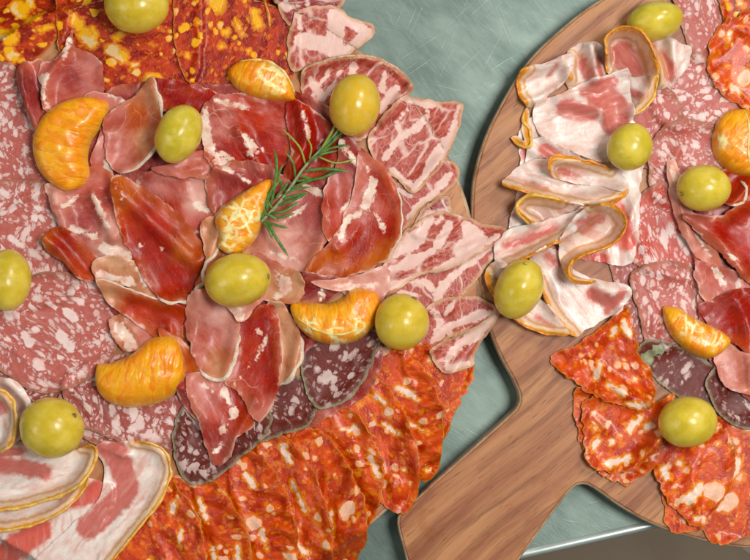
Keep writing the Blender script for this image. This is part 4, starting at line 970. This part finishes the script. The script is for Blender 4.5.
S('pancetta', 'yellow streaked bacon strip right of the big fan-shaped slice', [(624,70),(640,66),(654,74),(655,88),(648,104),(632,116),(622,112)], fat=[(4,[(632,90),(640,98)])], lips=[([(653,72),(655,88),(648,105),(632,116)],1.05,'rind_y')], lift=[([(654,76),(634,114)],3.5,6)], stiff=12)
S('pancetta', 'bacon slice rolled into a tall loop with an orange rim above the fan-shaped slice', [(604,56),(602,42),(610,33),(624,30),(638,38),(648,54),(654,76),(640,76),(620,74),(608,72)], tone='x', fat=[(14,[(622,54),(634,66)])], lift=[([(604,58),(603,42),(612,33),(625,31),(640,40),(650,62),(653,80)],9,4.5)], lips=[([(607,70),(603,54),(603,42),(611,33),(625,31),(639,39),(648,54),(653,76)],1.2,'rind')], stiff=12, dens=1.7)
S('pancetta', 'large fan-shaped bacon slice, red at its top and white at its hem, over the grape', [(532,114),(540,102),(560,94),(580,84),(604,76),(618,71),(628,70),(630,92),(633,126),(632,140),(622,154),(600,162),(570,151),(548,142),(538,130)], ang=-15, stiff=13,
  fat=[(15,[(600,96),(612,104),(616,122)]),(10,[(565,108),(590,114)]),(7,[(585,92),(612,82)])], lift=[([(570,124),(598,130)],-3,9),([(560,100),(600,110),(604,128)],2.5,8),([(540,138),(600,162),(632,140)],1.5,8)], wr=(.9,34))
S('pancetta', 'pink bacon layer left below the fan-shaped slice', [(526,156),(532,140),(546,138),(566,150),(580,158),(576,176),(550,176),(530,172)], fat=[(9,[(545,152),(562,164)])], stiff=12, lift=[([(530,148),(560,168)],2,6)])
S('pancetta', 'broad bacon strip with a scalloped orange hem below the grape in the bacon', [(502,184),(508,176),(518,166),(536,160),(560,160),(584,162),(604,168),(622,178),(630,190),(618,200),(592,208),(562,202),(532,195)], ang=10, stiff=12, fat=[(6,[(556,172),(574,180)]),(5,[(526,186),(546,190)])],
  lips=[([(503,185),(520,191),(545,198),(564,203),(590,208),(612,202),(626,190)],1.2,'rind')], lift=[([(503,186),(564,203),(620,196)],5,8)])
S('pancetta', 'bacon strip with a thin orange back curled just above the scalloped one', [(546,160),(556,156),(578,160),(600,166),(618,172),(629,184),(622,190),(604,186),(580,184),(556,178),(548,170)], ang=10, stiff=12, fat=[(5,[(560,170),(574,174)])], lips=[([(552,182),(547,170),(551,161),(566,158),(590,163),(610,169)],1.2,'rind')], lift=[([(547,170),(552,160),(600,165)],5,6)])
S('pancetta', 'small curled bacon fold outlined by rind, third row of the curls', [(516,208),(522,199),(534,196),(556,200),(584,208),(576,217),(556,222),(536,226),(522,218)], stiff=12, lips=[([(560,202),(534,197),(523,200),(517,208),(523,218),(536,224)],1.8,'rind_y')], lift=[([(558,202),(530,197),(517,208),(534,223)],6,5)], fat=[(2,[(560,212),(572,214)])])
S('pancetta', 'long ribbon of bacon climbing from the left grape to the big loop', [(494,252),(502,236),(512,228),(540,222),(566,214),(590,206),(604,205),(592,220),(572,234),(548,246),(524,258),(502,268)], ang=-25, stiff=12, fat=[(5,[(508,246),(530,238),(556,228)]),(4,[(580,214),(596,210)])],
  lips=[([(500,268),(524,258),(548,246),(572,232),(592,216),(604,206)],1.2,'rind')], lift=[([(502,268),(548,246),(600,208)],7,7)])
S('pancetta', 'smooth white bacon slab at the bottom of the curls with a speckled rind', [(528,262),(544,248),(560,252),(574,270),(600,280),(626,285),(631,296),(612,315),(590,328),(574,336),(560,326),(548,304),(538,282)], ang=50, stiff=13, fat=[(8,[(592,294),(610,304)]),(5,[(622,292),(606,312)]),(5,[(548,256),(556,264)])],
  lips=[([(536,274),(541,288),(549,306),(560,322),(573,335)],1.2,'rind')], lift=[([(540,284),(550,306),(573,335)],2.5,8),([(600,290),(626,290)],3,9)])
S('pancetta', 'bacon ribbon curving under the left grape of the right board', [(484,276),(494,262),(504,262),(520,288),(544,302),(556,316),(568,334),(542,333),(518,322),(498,302)], ang=35, stiff=10, fat=[(4,[(500,290),(520,308)]),(4,[(538,318),(552,326)])], lips=[([(487,272),(492,290),(500,303),(518,321),(541,332),(567,335)],1.05,'rind')], lift=[([(490,284),(518,320),(566,334)],3,7)])
S('pancetta', 'big bacon loop bent like an S above the white slab', [(560,240),(572,220),(586,208),(602,205),(616,210),(625,222),(618,238),(604,248),(584,254),(574,262),(576,274),(594,281),(578,284),(566,274),(562,258)], ang=30, stiff=12, dens=1.8, fat=[(8,[(582,226),(598,216)])],
  lips=[([(590,207),(603,205),(616,211),(624,223),(618,238),(602,248),(582,254),(569,264),(570,276),(580,282),(595,281)],1.2,'rind')], lift=[([(596,206),(616,211),(624,223),(616,240),(600,249),(580,256),(569,266),(572,278),(594,281)],8,5)])
S('pancetta', 'thin bacon shred lying alone on the wood left of the fan-shaped slice', [(510,138),(516,136),(524,141),(522,128),(524,110),(529,110),(530,130),(531,144),(526,149),(516,144)], stiff=10, wr=(.2,20), lips=[([(510,137),(520,143),(528,146),(526,128),(526,112)],1.6,'rind_y')], lift=[([(524,144)],1.5,5)])

# ================================================================== mandarins, grapes, rosemary
mandarin('plump mandarin segment standing near the left edge, beside the tan curled ham', [(104,100),(88,96),(70,98),(52,106),(38,120),(31,140),(34,162),(44,178),(62,190),(76,188)], [(107,104),(106,114),(98,128),(89,142),(86,158),(88,172),(84,182),(78,188)], 10, peak=.45)
mandarin('mandarin segment with white pith on top, at the edge of the coarse chorizo', [(227,72),(234,86),(252,96),(276,100),(294,100)], [(228,68),(242,59),(262,58),(280,66),(290,80),(295,98)], 9, pale=[(274,76,34)], pith=[([(240,61),(256,60),(270,62),(284,72),(291,84),(295,94)],1.2)], peak=.5)
mandarin('mandarin segment showing its open pale-webbed side, left of the rosemary', [(268,179),(273,182),(268,202),(262,222),(254,240),(240,253),(228,254)], [(266,179),(252,186),(236,196),(220,208),(214,220),(218,236),(217,246),(226,253)], 9, pale=[(240,218,46),(225,245,26)], pith=[([(226,203),(216,214),(215,226),(217,240)],1.3)])
mandarin('crescent mandarin segment just left of the grape at the right end of the ham', [(378,294),(380,308),(374,326),(360,339),(340,345),(318,342),(302,332),(292,316),(290,306)], [(376,292),(362,288),(350,290),(342,298),(328,303),(310,302),(294,302),(291,305)], 10, pale=[(336,334,22),(360,328,18),(310,326,18)], pith=[([(298,318),(318,330),(340,334),(362,328)],1.1)])
mandarin('mandarin segment lying lowest on the left board above the dark salami', [(96,366),(94,380),(98,394),(110,404),(130,408),(156,404),(174,394),(184,378),(182,366)], [(97,364),(110,363),(124,358),(136,350),(148,340),(162,336),(174,338),(180,350),(183,362)], 10, peak=.55)
mandarin('mandarin segment cut by the right edge above the middle grape', [(718,122),(714,138),(716,154),(724,166),(738,174),(760,176)], [(720,118),(730,110),(744,108),(762,112),(768,140),(764,172)], 10, pale=[(720,140,14)], pith=[([(744,110),(747,130),(746,150),(750,172)],1.2)])
mandarin('blotchy mandarin segment on the right board beside the mouldy dark salami', [(664,308),(666,322),(674,338),(690,352),(708,359),(722,354),(732,342)], [(666,306),(680,308),(692,316),(708,324),(724,332),(732,340)], 8, pale=[(690,325,22),(714,340,18)])

grape('grape at the top edge on the coarse chorizo, cut off by the frame', 137, 4, 32, 29, 0, .25)
grape('grape held by the tan curled ham slice near the top left', 179, 134, 22, 30, 25, .0, scar=(-.5, -.8, .3))
grape('amber grape beside the tip of the rosemary sprig', 355, 105, 25, 31, 10, .6)
grape('grape in the middle of the left board below the open-webbed mandarin', 238, 280, 33, 26, -12, .2, scar=(.93, -.2, .3))
grape('grape at the right end of the crescent mandarin', 402, 322, 27, 28, 0, .25, scar=(.45, .75, .45))
grape('grape cut off by the left edge on the pale salami', 8, 280, 23, 31, 0, .15)
grape('grape at the lower left resting on curled bacon and salami', 52, 428, 32, 30, 15, .2, scar=(.6, .62, .5))
grape('uppermost grape of the right board on crumpled bacon', 655, 21, 28, 19, -12, .0)
grape('grape peeking from under the hem of the fan-shaped bacon', 630, 147, 22, 24, 30, .0)
grape('oval grape with a brown stem scar in the middle of the right board', 704, 188, 27, 23, 0, .1, scar=(-.86, -.25, .45))
grape('grape in the bacon curls at the left of the right board', 519, 289, 23, 31, 25, .1, scar=(-.2, .9, .35))
grape('round grape between the dark salami and chorizo at the lower right', 688, 422, 29, 25, -8, .1, scar=None)

def sprig():
    cpts = [(262,222),(276,208),(290,190),(302,172),(314,158),(328,144),(340,130)]
    zb = [float(bil(H, np.array([x]), np.array([y]), HX0, HY0)[0]) for x, y in cpts]
    zc = max(zb) + .8; zs = [max(b + 1.5, zc * .8 + b * .2) for b in zb]
    org = np.array(W(cpts[0][0], cpts[0][1], zs[0]))
    root = empty('rosemary_sprig', tuple(org))
    st = catmull([(x, y, z) for (x, y), z in zip(cpts, zs)], False, 2)
    tube('stem', st, np.linspace(1.9, 1.2, len(st)), M['stem'], root, 8, 1, org)
    nd = [  # base, mid, tip, radius, material
     ((318,156),(334,142),(350,122),2.4,'needle'),((322,150),(332,134),(338,122),2.0,'needle_y'),((314,160),(330,150),(350,146),1.8,'needle'),
     ((306,165),(300,148),(283,130),1.4,'needle_y'),((310,160),(312,148),(306,137),1.2,'needle_y'),((316,156),(336,164),(356,160),1.3,'needle_y'),
     ((304,172),(326,170),(350,173),2.2,'needle'),((300,176),(318,180),(344,169),2.0,'needle'),((296,182),(316,180),(326,178),1.8,'needle'),
     ((290,190),(310,182),(324,179),1.8,'needle'),((282,200),(300,196),(308,193),2.2,'needle'),((278,206),(292,202),(308,194),2.0,'needle'),
     ((270,214),(286,212),(300,202),2.0,'needle'),((272,206),(278,170),(275,150),2.3,'needle'),((268,212),(270,196),(282,180),2.2,'needle'),
     ((264,218),(266,204),(274,192),2.2,'needle'),((276,200),(284,190),(290,182),1.9,'needle'),((266,222),(278,226),(290,229),1.9,'needle'),
     ((268,220),(276,236),(289,256),2.2,'needle'),((264,222),(270,230),(274,240),2.0,'needle'),((262,222),(266,214),(280,222),1.8,'needle'),
     ((286,192),(280,178),(284,166),1.7,'needle'),((296,178),(294,164),(286,153),1.5,'needle'),((260,222),(258,216),(262,204),1.8,'needle'),
     ((330,142),(344,134),(354,128),1.6,'needle'),((308,164),(322,156),(338,152),1.7,'needle'),((284,196),(298,190),(312,188),1.6,'needle'),
     ((274,210),(268,200),(270,186),1.8,'needle'),((268,216),(280,218),(296,214),1.7,'needle')]
    k = 0
    for b, m, t, r, mt in nd:
        i = np.argmin(np.hypot(st[:, 0] - b[0], st[:, 1] - b[1])); z0 = st[i, 2] + .3
        rise = random.uniform(.8, 3.2)
        q = catmull([(b[0], b[1], z0), (m[0], m[1], z0 + rise), (t[0], t[1], z0 + rise * random.uniform(.3, 1.5))], False, 1.5)
        hb = bil(H, q[:, 0], q[:, 1], HX0, HY0); q[:, 2] = np.maximum(q[:, 2], hb + .7)
        s = np.linspace(0, 1, len(q)); rr = .72 * r * np.clip(np.minimum(s * 5 + .35, (1 - s) * 4 + .12), 0, 1)
        tube('needle', q, rr, M[mt], root, 7, .5, org)
    return tag(root, 'fresh green rosemary sprig lying across the ham on the left board', 'rosemary')
sprig()

# ================================================================== camera and light
cam = bpy.data.cameras.new('camera'); co = bpy.data.objects.new('camera', cam); link(co)
co.location = (0, 0, CAM_H); cam.sensor_width = 36; cam.lens = 36 * CAM_H / (750 * U); cam.clip_end = 50; cam.clip_start = .01
scene.camera = co
def lamp(name, loc, target, size, power, colr):
    l = bpy.data.lights.new(name, 'AREA'); l.shape = 'DISK'; l.size = size; l.energy = power; l.color = colr
    o = bpy.data.objects.new(name, l); link(o); o.location = loc
    o.rotation_euler = (Vector(target) - Vector(loc)).to_track_quat('-Z', 'Y').to_euler()
    return o
lamp('key_light', (.36, .06, .94), (0, 0, 0), .30, 6.6, (1, .985, .965))
lamp('room_light', (.75, .75, 1.0), (0, 0, 0), .45, 7.0, (1, .98, .95))
lamp('fill_light', (-.9, -.3, .9), (0, 0, 0), .5, 2.2, (.97, 1, .98))
w = bpy.data.worlds.new('World'); scene.world = w; w.use_nodes = True
w.node_tree.nodes['Background'].inputs[0].default_value = (.82, .92, .88, 1)
w.node_tree.nodes['Background'].inputs[1].default_value = .14
scene.view_settings.view_transform = 'Standard'; scene.view_settings.look = 'None'
scene.cycles.max_bounces = 5; scene.cycles.diffuse_bounces = 2; scene.cycles.glossy_bounces = 2; scene.cycles.transmission_bounces = 1
scene.view_settings.exposure = 0; scene.view_settings.gamma = 1
